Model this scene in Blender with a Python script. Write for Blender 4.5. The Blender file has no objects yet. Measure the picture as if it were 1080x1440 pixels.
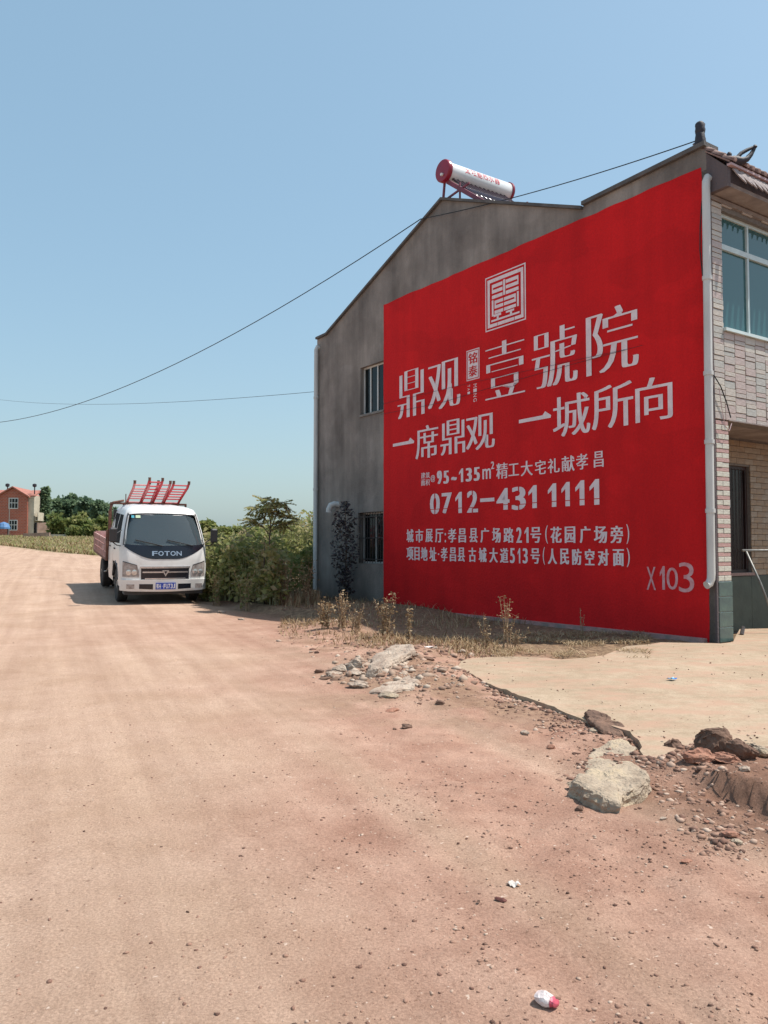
import bpy, bmesh, math, random
import numpy as np
from mathutils import Vector, Matrix, noise as mnoise
R = math.radians
random.seed(7); rng = np.random.default_rng(7)
SC = bpy.context.scene; COL = SC.collection

# ------------------------------------------------------------------ camera, sky, sun
F0 = 1140.0; H = 1.35; TH = math.atan(52 / F0)
cam = bpy.data.cameras.new('camera'); cam.sensor_fit = 'HORIZONTAL'; cam.sensor_width = 36; cam.lens = 36 * F0 / 1080
cam.clip_start = 0.05; cam.clip_end = 3000
camo = bpy.data.objects.new('camera', cam); COL.objects.link(camo)
camo.location = (0, 0, H); camo.rotation_euler = (math.pi / 2 + TH, 0, 0); SC.camera = camo
SUN_EL = R(62); SUN_DIR = Vector((0.998 * math.cos(SUN_EL), 0.05 * math.cos(SUN_EL), math.sin(SUN_EL)))
w = bpy.data.worlds.new('World'); SC.world = w; w.use_nodes = True
nt = w.node_tree; bg = nt.nodes['Background']; sky = nt.nodes.new('ShaderNodeTexSky')
sky.sky_type = 'NISHITA'; sky.sun_disc = False; sky.sun_elevation = SUN_EL
sky.sun_rotation = math.atan2(SUN_DIR.x, SUN_DIR.y)
sky.air_density = 1.3; sky.dust_density = 2.0; sky.ozone_density = 1.0; sky.altitude = 0
hz = nt.nodes.new('ShaderNodeMixRGB'); hz.blend_type = 'MIX'; hz.inputs[0].default_value = 0.58      # thin even summer haze over the clear sky
hz.inputs[2].default_value = (1.22, 2.10, 2.64, 1)
nt.links.new(sky.outputs[0], hz.inputs[1]); nt.links.new(hz.outputs[0], bg.inputs[0]); bg.inputs[1].default_value = 0.142
sun = bpy.data.lights.new('sun', 'SUN'); sun.energy = 3.7; sun.angle = R(0.6); sun.color = (1, 0.95, 0.88)
suno = bpy.data.objects.new('sun', sun); COL.objects.link(suno)
suno.rotation_euler = SUN_DIR.to_track_quat('Z', 'Y').to_euler(); suno.location = (20, -5, 30)
SC.view_settings.view_transform = 'Standard'; SC.view_settings.look = 'None'
SC.view_settings.exposure = 0.62; SC.view_settings.gamma = 1.0; SC.view_settings.use_curve_mapping = False

# ------------------------------------------------------------------ measuring helpers
def ray(px, py):
    x = (px - 540) / F0; z = -(py - 720) / F0; c, s = math.cos(TH), math.sin(TH)
    return (x, c - z * s, s + z * c)
def gnd(px, py, z=0.0):
    r = ray(px, py); t = (z - H) / r[2]; return Vector((r[0] * t, r[1] * t, z))
def at(px, py, D):
    r = ray(px, py); t = D / r[1]; return Vector((r[0] * t, D, H + r[2] * t))
AW = math.atan2(790, 1140)
PV = (math.cos(AW), math.sin(AW)); DV = (-math.sin(AW), math.cos(AW))
CN = gnd(1009, 904.5)
def W(px, py, x=0.0):        # point on the gable wall's plane, in house coordinates (y, z)
    r = ray(px, py); t = (x + CN[0] * PV[0] + CN[1] * PV[1]) / (r[0] * PV[0] + r[1] * PV[1])
    return ((r[0] * t - CN[0]) * DV[0] + (r[1] * t - CN[1]) * DV[1], H + r[2] * t)
def hw(x, y, z=0.0):         # house coordinates to world
    return Vector((CN[0] + x * PV[0] + y * DV[0], CN[1] + x * PV[1] + y * DV[1], z))

# ------------------------------------------------------------------ numpy noise
_perm = rng.permutation(4096)
def vnoise(x, y, seed=0):
    xi = np.floor(x).astype(int); yi = np.floor(y).astype(int); fx = x - xi; fy = y - yi
    fx = fx * fx * (3 - 2 * fx); fy = fy * fy * (3 - 2 * fy)
    def h(a, b): return _perm[(_perm[(a + seed * 131) & 4095] + b) & 4095] / 4095.0
    return (h(xi, yi) * (1 - fx) + h(xi + 1, yi) * fx) * (1 - fy) + (h(xi, yi + 1) * (1 - fx) + h(xi + 1, yi + 1) * fx) * fy
def fbm(x, y, o=4, seed=0):
    s = 0; a = .5; t = 0
    for i in range(o):
        s = s + a * vnoise(x * 2 ** i + 17.3 * i, y * 2 ** i - 9.1 * i, seed + i); t += a; a *= .5
    return s / t
def sstep(a, b, x): t = np.clip((x - a) / (b - a), 0, 1); return t * t * (3 - 2 * t)

# ------------------------------------------------------------------ materials
def nmat(name):
    m = bpy.data.materials.new(name); m.use_nodes = True; n = m.node_tree
    return m, n, n.nodes['Principled BSDF'], n.nodes, n.links
def srgb(r, g, b):
    f = lambda c: (c / 255 / 12.92) if c / 255 <= .04045 else ((c / 255 + .055) / 1.055) ** 2.4
    return (f(r), f(g), f(b))
def pm(name, c1, c2=None, scale=6.0, rough=.7, bump=.0, bscale=60.0, metal=0.0, stretch=(1, 1, 1), tint=0.0, spec=.5, c3=None, det=6, contrast=(.35, .65)):
    m, n, b, N, L = nmat(name)
    c2 = c2 or tuple(x * .75 for x in c1)
    tc = N.new('ShaderNodeTexCoord'); mp = N.new('ShaderNodeMapping'); mp.inputs['Scale'].default_value = stretch
    L.new(tc.outputs['Object'], mp.inputs[0])
    no = N.new('ShaderNodeTexNoise'); no.inputs['Scale'].default_value = scale; no.inputs['Detail'].default_value = det; no.inputs['Roughness'].default_value = .6
    L.new(mp.outputs[0], no.inputs['Vector'])
    cr = N.new('ShaderNodeValToRGB'); cr.color_ramp.elements[0].position = contrast[0]; cr.color_ramp.elements[1].position = contrast[1]
    cr.color_ramp.elements[0].color = (*c2, 1); cr.color_ramp.elements[1].color = (*c1, 1)
    if c3:
        e = cr.color_ramp.elements.new(sum(contrast) / 2); e.color = (*c3, 1)
    L.new(no.outputs['Fac'], cr.inputs[0]); out = cr.outputs[0]
    if tint:
        at_ = N.new('ShaderNodeAttribute'); at_.attribute_name = 'tint'
        hs = N.new('ShaderNodeHueSaturation'); mr = N.new('ShaderNodeMapRange')
        mr.inputs['To Min'].default_value = 1 - tint; mr.inputs['To Max'].default_value = 1 + tint
        L.new(at_.outputs['Fac'], mr.inputs[0]); L.new(mr.outputs[0], hs.inputs['Value']); L.new(out, hs.inputs['Color']); out = hs.outputs[0]
    L.new(out, b.inputs['Base Color']); b.inputs['Roughness'].default_value = rough; b.inputs['Metallic'].default_value = metal
    b.inputs['Specular IOR Level'].default_value = spec
    if bump:
        n2 = N.new('ShaderNodeTexNoise'); n2.inputs['Scale'].default_value = bscale; n2.inputs['Detail'].default_value = 5
        L.new(tc.outputs['Object'], n2.inputs['Vector'])
        bp = N.new('ShaderNodeBump'); bp.inputs['Strength'].default_value = bump; bp.inputs['Distance'].default_value = .02
        L.new(n2.outputs['Fac'], bp.inputs['Height']); L.new(bp.outputs[0], b.inputs['Normal'])
    return m
def leafmat(name, stops, rough=.55, trans=.25):      # colour chosen per plant and leaf by the attribute tint
    m, n, b, N, L = nmat(name)
    a = N.new('ShaderNodeAttribute'); a.attribute_name = 'tint'
    cr = N.new('ShaderNodeValToRGB'); els = cr.color_ramp.elements
    els[0].position = 0; els[0].color = (*stops[0], 1); els[1].position = 1; els[1].color = (*stops[-1], 1)
    for i, s in enumerate(stops[1:-1]): e = els.new((i + 1) / (len(stops) - 1)); e.color = (*s, 1)
    L.new(a.outputs['Fac'], cr.inputs[0]); L.new(cr.outputs[0], b.inputs['Base Color']); b.inputs['Roughness'].default_value = rough
    b.inputs['Specular IOR Level'].default_value = .3
    tr = N.new('ShaderNodeBsdfTranslucent'); mx = N.new('ShaderNodeMixShader'); mx.inputs[0].default_value = trans
    L.new(cr.outputs[0], tr.inputs[0]); L.new(b.outputs[0], mx.inputs[1]); L.new(tr.outputs[0], mx.inputs[2])
    L.new(mx.outputs[0], N['Material Output'].inputs[0])
    return m
def glassmat(name, col, mixf=.5, rough=.04, spec=.9):
    m, n, b, N, L = nmat(name)
    b.inputs['Base Color'].default_value = (*col, 1); b.inputs['Roughness'].default_value = rough; b.inputs['Specular IOR Level'].default_value = spec
    tr = N.new('ShaderNodeBsdfTransparent'); tr.inputs[0].default_value = (.55, .68, .68, 1)
    mx = N.new('ShaderNodeMixShader'); mx.inputs[0].default_value = mixf
    L.new(tr.outputs[0], mx.inputs[1]); L.new(b.outputs[0], mx.inputs[2]); L.new(mx.outputs[0], N['Material Output'].inputs[0])
    return m
M = {}
def wallmat(name, ca, cb, streak=.35, base_dirt=True):     # cement render: blotches, rain streaks, grime near the ground
    m, n, b, N, L = nmat(name)
    tc = N.new('ShaderNodeTexCoord')
    def noi(scale, st, det=6):
        mp = N.new('ShaderNodeMapping'); mp.inputs['Scale'].default_value = st; L.new(tc.outputs['Object'], mp.inputs[0])
        x = N.new('ShaderNodeTexNoise'); x.inputs['Scale'].default_value = scale; x.inputs['Detail'].default_value = det; x.inputs['Roughness'].default_value = .6
        L.new(mp.outputs[0], x.inputs['Vector']); return x.outputs['Fac']
    cr = N.new('ShaderNodeValToRGB'); cr.color_ramp.elements[0].position = .32; cr.color_ramp.elements[1].position = .68
    cr.color_ramp.elements[0].color = (*cb, 1); cr.color_ramp.elements[1].color = (*ca, 1)
    L.new(noi(.9, (1, 1, .8)), cr.inputs[0])
    s = N.new('ShaderNodeValToRGB'); s.color_ramp.elements[0].position = .38; s.color_ramp.elements[1].position = .62
    s.color_ramp.elements[0].color = (1 - streak, 1 - streak, 1 - streak, 1); s.color_ramp.elements[1].color = (1, 1, 1, 1)
    L.new(noi(2.6, (1, 1, .12)), s.inputs[0])
    mu = N.new('ShaderNodeMixRGB'); mu.blend_type = 'MULTIPLY'; mu.inputs[0].default_value = 1
    L.new(cr.outputs[0], mu.inputs[1]); L.new(s.outputs[0], mu.inputs[2])
    f = N.new('ShaderNodeValToRGB'); f.color_ramp.elements[0].position = .3; f.color_ramp.elements[1].position = .7
    f.color_ramp.elements[0].color = (.88, .88, .88, 1); f.color_ramp.elements[1].color = (1.0, 1.0, 1.0, 1)
    L.new(noi(28, (1, 1, 1)), f.inputs[0])
    mu2 = N.new('ShaderNodeMixRGB'); mu2.blend_type = 'MULTIPLY'; mu2.inputs[0].default_value = 1
    L.new(mu.outputs[0], mu2.inputs[1]); L.new(f.outputs[0], mu2.inputs[2]); out = mu2.outputs[0]
    if base_dirt:
        sp = N.new('ShaderNodeSeparateXYZ'); L.new(tc.outputs['Object'], sp.inputs[0])
        ad = N.new('ShaderNodeMath'); ad.operation = 'MULTIPLY_ADD'; ad.inputs[1].default_value = 1.6; ad.inputs[2].default_value = -.8
        L.new(noi(1.7, (1, 1, .6)), ad.inputs[0])
        a2 = N.new('ShaderNodeMath'); a2.operation = 'SUBTRACT'; L.new(sp.outputs['Z'], a2.inputs[0]); L.new(ad.outputs[0], a2.inputs[1])
        mr = N.new('ShaderNodeMapRange'); mr.inputs['From Min'].default_value = 0; mr.inputs['From Max'].default_value = .8; mr.inputs['To Min'].default_value = .55; mr.inputs['To Max'].default_value = 0
        L.new(a2.outputs[0], mr.inputs[0])
        mx = N.new('ShaderNodeMixRGB'); mx.blend_type = 'MIX'; mx.inputs[2].default_value = (*[c * .45 + .02 for c in cb], 1)
        L.new(mr.outputs[0], mx.inputs[0]); L.new(out, mx.inputs[1]); out = mx.outputs[0]
    pt = N.new('ShaderNodeValToRGB'); pt.color_ramp.elements[0].position = .47; pt.color_ramp.elements[1].position = .50
    pt.color_ramp.elements[0].color = (.90, .89, .88, 1); pt.color_ramp.elements[1].color = (1, 1, 1, 1); L.new(noi(.55, (1, 1, 1.6), 2), pt.inputs[0])
    mp_ = N.new('ShaderNodeMixRGB'); mp_.blend_type = 'MULTIPLY'; mp_.inputs[0].default_value = .8; L.new(out, mp_.inputs[1]); L.new(pt.outputs[0], mp_.inputs[2]); out = mp_.outputs[0]
    L.new(out, b.inputs['Base Color']); b.inputs['Roughness'].default_value = .85; b.inputs['Specular IOR Level'].default_value = .25
    n2 = N.new('ShaderNodeTexNoise'); n2.inputs['Scale'].default_value = 22; n2.inputs['Detail'].default_value = 8; L.new(tc.outputs['Object'], n2.inputs['Vector'])
    bp = N.new('ShaderNodeBump'); bp.inputs['Strength'].default_value = .5; bp.inputs['Distance'].default_value = .02
    L.new(n2.outputs['Fac'], bp.inputs['Height']); L.new(bp.outputs[0], b.inputs['Normal'])
    return m
M['render'] = wallmat('cement_render', (.37, .325, .29), (.19, .165, .15), .25)
M['red_paint'] = wallmat('red_wall_paint', (.74, .013, .015), (.62, .010, .014), .10, False)
M['white_paint'] = pm('white_wall_paint', (.82, .72, .73), (.70, .56, .58), 5, .8, .3, 30, contrast=(.3, .7))
M['chalk'] = pm('chalky_wall_paint', (.66, .40, .42), (.58, .22, .24), 9, .8, .2, 30)
M['red_cover'] = pm('red_cover_paint', (.60, .012, .014), (.55, .01, .012), 5, .8)
M['dark_plaster'] = pm('dark_plaster', (.13, .10, .10), (.075, .06, .065), 2.5, .85, .5, 40, stretch=(1, 1, .3))
M['soffit'] = pm('soffit_plaster', (.33, .28, .25), (.2, .16, .15), 3, .85, .3, 30)
M['trim_pink'] = pm('faded_pink_trim', (.55, .40, .40), (.40, .27, .28), 5, .7, .2, 40)
M['roof_tile'] = pm('faded_roof_tile', (.36, .22, .18), (.24, .14, .12), 5, .7, .4, 40, tint=.25)
M['drip'] = pm('grey_drip_tile', (.45, .38, .36), (.24, .19, .19), 7, .7, .3, 40, tint=.2)
M['finial'] = pm('dark_glazed_ceramic', (.035, .03, .04), (.02, .017, .022), 8, .65, .2, 30)
for i, c in enumerate([(.54, .48, .42), (.49, .43, .39), (.50, .40, .365), (.46, .44, .40), (.58, .53, .46)]):
    M['ftile%d' % i] = pm('facade_tile_%s' % 'abcde'[i], c, tuple(x * .82 for x in c), 9, .45, .35, 35, stretch=(1, 1, 3))
M['ptile_light'] = pm('cream_pillar_tile', (.58, .56, .47), (.50, .46, .40), 9, .4, .3, 35, stretch=(1, 1, 3))
M['ptile_pink'] = pm('pink_pillar_tile', (.50, .31, .28), (.42, .25, .23), 9, .4, .3, 35, stretch=(1, 1, 3))
M['gtile'] = pm('green_plinth_tile', (.10, .15, .13), (.07, .10, .10), 6, .3, .1, 20)
M['grout'] = pm('grout', (.22, .20, .18), (.15, .13, .12), 20, .9)
M['grout_light'] = pm('pale_grout', (.55, .55, .5), (.45, .44, .4), 20, .9)
M['porch_tile'] = pm('brown_porch_tile', (.34, .22, .12), (.24, .15, .085), 8, .5, .3, 35, c3=(.30, .21, .14), stretch=(1, 1, 3))
M['porch_tile2'] = pm('buff_porch_tile', (.36, .28, .20), (.28, .20, .14), 8, .5, .3, 35, stretch=(1, 1, 3))
M['wainscot'] = pm('green_wainscot', (.055, .075, .06), (.035, .05, .042), 4, .45, .1, 20)
M['granite'] = pm('sill_granite', (.30, .19, .17), (.2, .12, .11), 30, .4)
M['darkwood'] = pm('dark_window_frame', (.055, .022, .018), (.03, .014, .012), 8, .5)
M['alu'] = pm('pale_aluminium', (.62, .72, .70), (.52, .60, .60), 5, .4)
M['alu_white'] = pm('white_aluminium', (.62, .62, .60), (.5, .5, .48), 5, .4)
M['iron'] = pm('dark_iron', (.05, .04, .04), (.03, .022, .02), 12, .6)
M['steel'] = pm('galvanised_steel', (.30, .30, .28), (.20, .19, .18), 10, .55, metal=.4)
M['glass'] = glassmat('teal_window_glass', (.04, .13, .135), .85)
M['glass_dark'] = glassmat('dark_window_glass', (.010, .014, .016), .8, .06, .35)
M['porchglass'] = pm('dark_brown_glass', (.022, .012, .012), (.014, .009, .010), 4, .2, spec=.25)
M['black'] = pm('dark_interior', (.02, .018, .018), (.012, .01, .01), 3, .9)
M['pvc'] = pm('white_pvc', (.62, .62, .60), (.50, .49, .47), 3, .45, stretch=(1, 1, .3))
M['cable'] = pm('black_cable', (.015, .015, .017), (.01, .01, .012), 5, .6)
M['concrete_cap'] = pm('weathered_concrete', (.24, .22, .20), (.15, .135, .125), 4, .9, .5, 40)
M['coping'] = pm('dark_weathered_coping', (.13, .12, .115), (.08, .075, .072), 4, .9, .5, 40)
M['dark_fascia'] = pm('dark_fascia_plaster', (.07, .05, .052), (.04, .03, .032), 4, .9, .4, 40)
M['ledge'] = pm('paint_spattered_ledge', (.50, .27, .25), (.26, .20, .18), 6, .9, .4, 40)
M['maroon'] = pm('maroon_enamel', (.28, .012, .035), (.22, .01, .03), 4, .3)
M['tank_white'] = pm('white_enamel', (.74, .76, .76), (.66, .68, .68), 3, .3)
M['red_print'] = pm('red_print', (.62, .03, .06), (.5, .03, .05), 5, .4)
M['tube'] = pm('vacuum_tube', (.05, .03, .045), (.03, .018, .03), 5, .12)
M['rust_frame'] = pm('maroon_frame_paint', (.22, .04, .07), (.14, .03, .045), 7, .5)
# ------------------------------------------------------------------ mesh helpers
class MB:
    def __init__(s): s.v = []; s.f = []
    def add(s, vs, fs):
        o = len(s.v); s.v += [tuple(v) for v in vs]; s.f += [tuple(i + o for i in f) for f in fs]; return s
    def box(s, x0, x1, y0, y1, z0, z1):
        return s.add([(x0, y0, z0), (x1, y0, z0), (x1, y1, z0), (x0, y1, z0), (x0, y0, z1), (x1, y0, z1), (x1, y1, z1), (x0, y1, z1)],
                     [(0, 3, 2, 1), (4, 5, 6, 7), (0, 1, 5, 4), (1, 2, 6, 5), (2, 3, 7, 6), (3, 0, 4, 7)])
    def hexa(s, p):
        return s.add(p, [(0, 3, 2, 1), (4, 5, 6, 7), (0, 1, 5, 4), (1, 2, 6, 5), (2, 3, 7, 6), (3, 0, 4, 7)])
    def bar(s, a, b, wd, hd=None, up=(0, 0, 1)):
        hd = hd or wd; a = Vector(a); b = Vector(b); d = (b - a).normalized(); u = Vector(up)
        if abs(d.dot(u)) > .98: u = Vector((1, 0, 0))
        sx = d.cross(u).normalized() * wd / 2; su = sx.cross(d).normalized() * hd / 2
        return s.hexa([a - sx - su, a + sx - su, b + sx - su, b - sx - su, a - sx + su, a + sx + su, b + sx + su, b - sx + su])
    def tube(s, pts, r, n=8, cap=True):
        pts = [Vector(p) for p in pts]; rs = r if isinstance(r, (list, tuple)) else [r] * len(pts)
        o = len(s.v); pu = None
        for i, p in enumerate(pts):
            d = (pts[min(i + 1, len(pts) - 1)] - pts[max(i - 1, 0)])
            d = d.normalized() if d.length > 1e-9 else Vector((0, 0, 1))
            if pu is None: pu = Vector((0, 0, 1)) if abs(d.z) < .9 else Vector((1, 0, 0))
            x = d.cross(pu).normalized(); pu = x.cross(d).normalized()
            for k in range(n):
                a = 2 * math.pi * k / n; s.v.append(tuple(p + x * math.cos(a) * rs[i] + pu * math.sin(a) * rs[i]))
        for i in range(len(pts) - 1):
            for k in range(n):
                s.f.append((o + i * n + k, o + i * n + (k + 1) % n, o + (i + 1) * n + (k + 1) % n, o + (i + 1) * n + k))
        if cap:
            s.f.append(tuple(o + k for k in range(n))[::-1]); s.f.append(tuple(o + (len(pts) - 1) * n + k for k in range(n)))
        return s
    def lathe(s, prof, c=(0, 0, 0), axis='z', n=16):       # prof: (radius, height)
        o = len(s.v)
        for r, h in prof:
            for k in range(n):
                a = 2 * math.pi * k / n; p = (r * math.cos(a), r * math.sin(a), h)
                if axis == 'x': p = (p[2], p[0], p[1])
                if axis == 'y': p = (p[1], p[2], p[0])
                s.v.append((p[0] + c[0], p[1] + c[1], p[2] + c[2]))
        for i in range(len(prof) - 1):
            for k in range(n): s.f.append((o + i * n + k, o + i * n + (k + 1) % n, o + (i + 1) * n + (k + 1) % n, o + (i + 1) * n + k))
        s.f.append(tuple(o + k for k in range(n))[::-1]); s.f.append(tuple(o + (len(prof) - 1) * n + k for k in range(n)))
        return s
    def mesh(s, name, m, smooth=False, bevel=0):
        me = bpy.data.meshes.new(name); me.from_pydata(s.v, [], s.f)
        bm = bmesh.new(); bm.from_mesh(me)
        bmesh.ops.recalc_face_normals(bm, faces=bm.faces)
        if bevel:
            bmesh.ops.bevel(bm, geom=list(bm.edges), offset=bevel, segments=1, affect='EDGES', profile=.5, clamp_overlap=True)
        bm.to_mesh(me); bm.free()
        if smooth: me.shade_smooth() if smooth is True else me.set_sharp_from_angle(angle=R(smooth))
        me.materials.append(m); return me
    def build(s, name, m, parent=None, smooth=False, bevel=0):
        me = s.mesh(name, m, bool(smooth), bevel)
        if smooth and smooth is not True: me.set_sharp_from_angle(angle=R(smooth))
        return link(name, me, parent)
def link(name, data, parent=None):
    o = bpy.data.objects.new(name, data); COL.objects.link(o)
    if parent: o.parent = parent
    return o
def tag(o, label=None, cat=None, group=None, kind=None):
    for k, v in (('label', label), ('category', cat), ('group', group), ('kind', kind)):
        if v: o[k] = v
    return o
def empty(name, loc, rz=0, label=None, cat=None, group=None):
    o = bpy.data.objects.new(name, None); COL.objects.link(o); o.location = loc; o.rotation_euler = (0, 0, rz); o.empty_display_size = .2
    return tag(o, label, cat, group)
def copy_tree(o, parent=None):
    c = o.copy(); COL.objects.link(c); c.parent = parent
    for ch in list(o.children): copy_tree(ch, c)
    return c
def npmesh(name, V, Fq, m, tint=None, smooth=False, parent=None):
    V = np.asarray(V, dtype=np.float32).reshape(-1, 3); Fq = np.asarray(Fq, dtype=np.int32); k = Fq.shape[1]
    me = bpy.data.meshes.new(name); me.vertices.add(len(V)); me.vertices.foreach_set('co', V.ravel())
    me.loops.add(Fq.size); me.loops.foreach_set('vertex_index', Fq.ravel())
    me.polygons.add(len(Fq)); me.polygons.foreach_set('loop_start', np.arange(0, Fq.size, k, dtype=np.int32))
    me.update(calc_edges=True)
    if tint is not None:
        a = me.attributes.new('tint', 'FLOAT', 'POINT'); a.data.foreach_set('value', np.asarray(tint, dtype=np.float32))
    if smooth: me.shade_smooth()
    me.materials.append(m); return link(name, me, parent)

# ------------------------------------------------------------------ terrain
SLAB_PX = [(655, 926), (640, 938), (668, 950), (700, 966), (735, 977), (770, 991), (800, 1001), (830, 1013), (858, 1018), (884, 1028), (893, 1048), (897, 1062), (925, 1063), (950, 1052), (985, 1045), (1035, 1052), (1090, 1048), (1200, 1040),
           (1400, 1000), (1400, 890), (1200, 880), (1040, 884), (1031, 902), (1013, 905), (985, 904), (930, 903), (880, 908), (850, 921), (790, 927), (720, 922)]
SLAB = [gnd(a, b, .05) for a, b in SLAB_PX]
def inpoly(x, y, P):
    ins = np.zeros(np.shape(x), bool); n = len(P)
    for i in range(n):
        x1, y1 = P[i][0], P[i][1]; x2, y2 = P[(i + 1) % n][0], P[(i + 1) % n][1]
        c = ((y1 > y) != (y2 > y)) & (x < (x2 - x1) * (y - y1) / ((y2 - y1) + 1e-12) + x1); ins ^= c
    return ins
def zt(x, y, fine=True):
    x = np.asarray(x, float); y = np.asarray(y, float)
    b = np.interp(y, [-40, 13, 18.5, 21.5, 28, 38, 47, 60, 85, 110, 160, 400], [0, 0, .15, .37, .60, .92, 1.10, 1.55, 2.45, 3.2, 3.6, 4.5])
    wx = .3 + .7 * (1 - sstep(-5.2, -1.8, x)); wx = wx + (1 - wx) * sstep(28, 45, y)
    lx = (x - CN[0]) * PV[0] + (y - CN[1]) * PV[1]; ly = (x - CN[0]) * DV[0] + (y - CN[1]) * DV[1]
    wx = wx * (1 - .92 * sstep(-4.2, -1.6, lx) * (1 - sstep(11.5, 14, ly))); z = b * wx
    near = 1 - sstep(30, 60, y)
    z = z + near * (.04 * (fbm(x * .35, y * .35, 3, 1) - .5) + .016 * (fbm(x * 1.3, y * 1.3, 4, 5) - .5))
    u_ = x * .927 + y * .375; v_ = -x * .375 + y * .927
    z = z + near * .013 * (fbm(u_ * 2.6, v_ * .13, 3, 27) - .5)      # shallow ruts along the road
    # loose spoil on the right, flatter on the driven lane
    rough = sstep(-.6, .9, x + .2 * (y - 4) * .4) * (1 - sstep(12, 16, y))
    z = z + rough * (.05 * (fbm(x * 3.1, y * 3.1, 4, 9) - .5) + .045 * (fbm(x * 9, y * 9, 4, 12) - .5))
    if fine: z = z + near * .008 * (fbm(x * 16, y * 16, 3, 20) - .5)
    # rubble heap and low banks
    for (px, py, rr, hh) in ((545, 935, 1.0, .13), (600, 960, .9, .06), (480, 885, 1.1, .12), (1010, 1060, .55, .06), (960, 1085, .4, .04), (640, 915, .8, .05)):
        c = gnd(px, py); dd = ((x - c.x) ** 2 + ((y - c.y) * .7) ** 2) / rr ** 2
        z = z + hh * np.exp(-dd * 1.6) * (.75 + .5 * fbm(x * 5, y * 5, 2, 33))
    # scarp at the right edge: the ground behind stands higher
    a = gnd(978, 1100); c = gnd(1100, 1148); dx, dy = c.x - a.x, c.y - a.y; ln = math.hypot(dx, dy)
    side = ((x - a.x) * -dy + (y - a.y) * dx) / ln + .05 * (fbm(x * 6, y * 6, 3, 41) - .5); along = ((x - a.x) * dx + (y - a.y) * dy) / ln
    z = z + .11 * sstep(-.02, .02, side + .05 * (fbm(x * 14, y * 14, 3, 43) - .5)) * sstep(-.15, .30, along) * (1 - sstep(.5, 1.2, side)) - .03 * np.exp(-((side + .08) / .08) ** 2) * sstep(-.1, .3, along)
    # verge where the weeds begin is a small step up
    va, vc = gnd(285, 848, .12), gnd(440, 872, 0); dx, dy = vc.x - va.x, vc.y - va.y; ln = math.hypot(dx, dy)
    side = ((x - va.x) * -dy + (y - va.y) * dx) / ln + .3 * (fbm(x * 1.2, y * 1.2, 3, 51) - .5); al = ((x - va.x) * dx + (y - va.y) * dy) / ln
    z = z + .14 * sstep(0, .4, side) * sstep(-.6, .6, al) * (1 - sstep(4, 6.5, al)) * (1 - sstep(26, 34, y))
    # under the concrete apron and the house
    ins = inpoly(x, y, SLAB)
    z = np.where(ins, np.minimum(z, .03) - .02, z)
    hx = (x - CN[0]) * PV[0] + (y - CN[1]) * PV[1]; hy = (x - CN[0]) * DV[0] + (y - CN[1]) * DV[1]
    z = np.where((hx > -.02) & (hx < 9) & (hy > -.3) & (hy < 11.6), -.06, z)
    return z
def ztf(x, y): return float(zt(np.array([x]), np.array([y]))[0])
def gt(px, py):
    z = 0.0
    for _ in range(25):
        g = gnd(px, py, min(z, 1.3)); z = .5 * z + .5 * ztf(g.x, g.y)
    g = gnd(px, py, min(z, 1.3)); return Vector((g.x, g.y, ztf(g.x, g.y)))
ys = [-30, -20, -12, -8, -5, -3, -2, -1, -.5, 0, .5, .9]
y = 1.2
while y < 420: ys.append(y); y += max(.028, .0072 * y) if y < 60 else .02 * y
xs = [0.0]; x = 0.0
while x < 330:
    x += .045 if x < 8 else (.045 + (x - 8) * .045); xs.append(x)
xs = [-v for v in xs[:0:-1]] + xs
X, Y = np.meshgrid(np.array(xs), np.array(ys)); Z = zt(X, Y)
nx, ny = len(xs), len(ys); idx = np.arange(nx * ny).reshape(ny, nx)
Fq = np.stack([idx[:-1, :-1], idx[:-1, 1:], idx[1:, 1:], idx[1:, :-1]], -1).reshape(-1, 4)
red = sstep(-.7, .9, X + .2 * (Y - 2.1) + .1 + 1.6 * (fbm(X * .5, Y * .5, 4, 61) - .5))
red = red * (1 - .55 * sstep(8, 15, Y) * (X < 2)) * (1 - sstep(20, 30, Y))
red = red * (1 - .5 * sstep(.5, 2.2, X) * (1 - sstep(2.6, 3.6, Y)))
uu = .927 * X + .375 * Y + .12 * (fbm(X * .4, Y * .4, 2, 63) - .5)
trk = sum(np.exp(-((uu - c_) / .16) ** 2) for c_ in (1.72, .25, 2.9, -1.35, -2.8)) * (.4 + .9 * fbm(X * .6, Y * .6, 3, 65))
red = np.clip(red * (1 - .75 * np.clip(trk, 0, 1)) , 0, 1)
red = np.clip(red + .9 * sstep(-7, -2, X) * sstep(10, 13, Y) * (1 - sstep(15, 18, Y)) * .6, 0, 1)
def edge_d(X, Y): return np.interp(X / np.maximum(Y, 1), [-.60, -.474, -.42, -.36, -.30, -.2], [80, 62, 51, 42.5, 39, 37])
grass = sstep(-1, 2, Y - edge_d(X, Y) - 5 * (fbm(X * .15, Y * .15, 2, 71) - .5))
va, vc = gnd(285, 848, .12), gnd(440, 872, 0); dx, dy = vc.x - va.x, vc.y - va.y; ln = math.hypot(dx, dy)
side = ((X - va.x) * -dy + (Y - va.y) * dx) / ln; al = ((X - va.x) * dx + (Y - va.y) * dy) / ln
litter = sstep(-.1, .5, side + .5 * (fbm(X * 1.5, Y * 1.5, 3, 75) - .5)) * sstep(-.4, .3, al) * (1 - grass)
for ff in ('hx', 'hy'): pass
hx = (X - CN[0]) * PV[0] + (Y - CN[1]) * PV[1]; hy = (X - CN[0]) * DV[0] + (Y - CN[1]) * DV[1]
straw = sstep(-4.6, -2.4, hx + .8 * (fbm(X * 2, Y * 2, 3, 81) - .5)) * (1 - sstep(8.6, 10.4, hy)) * sstep(-1.0, .2, hy)  # dry straw strip along the wall; its colour also carries painted house shade
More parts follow.
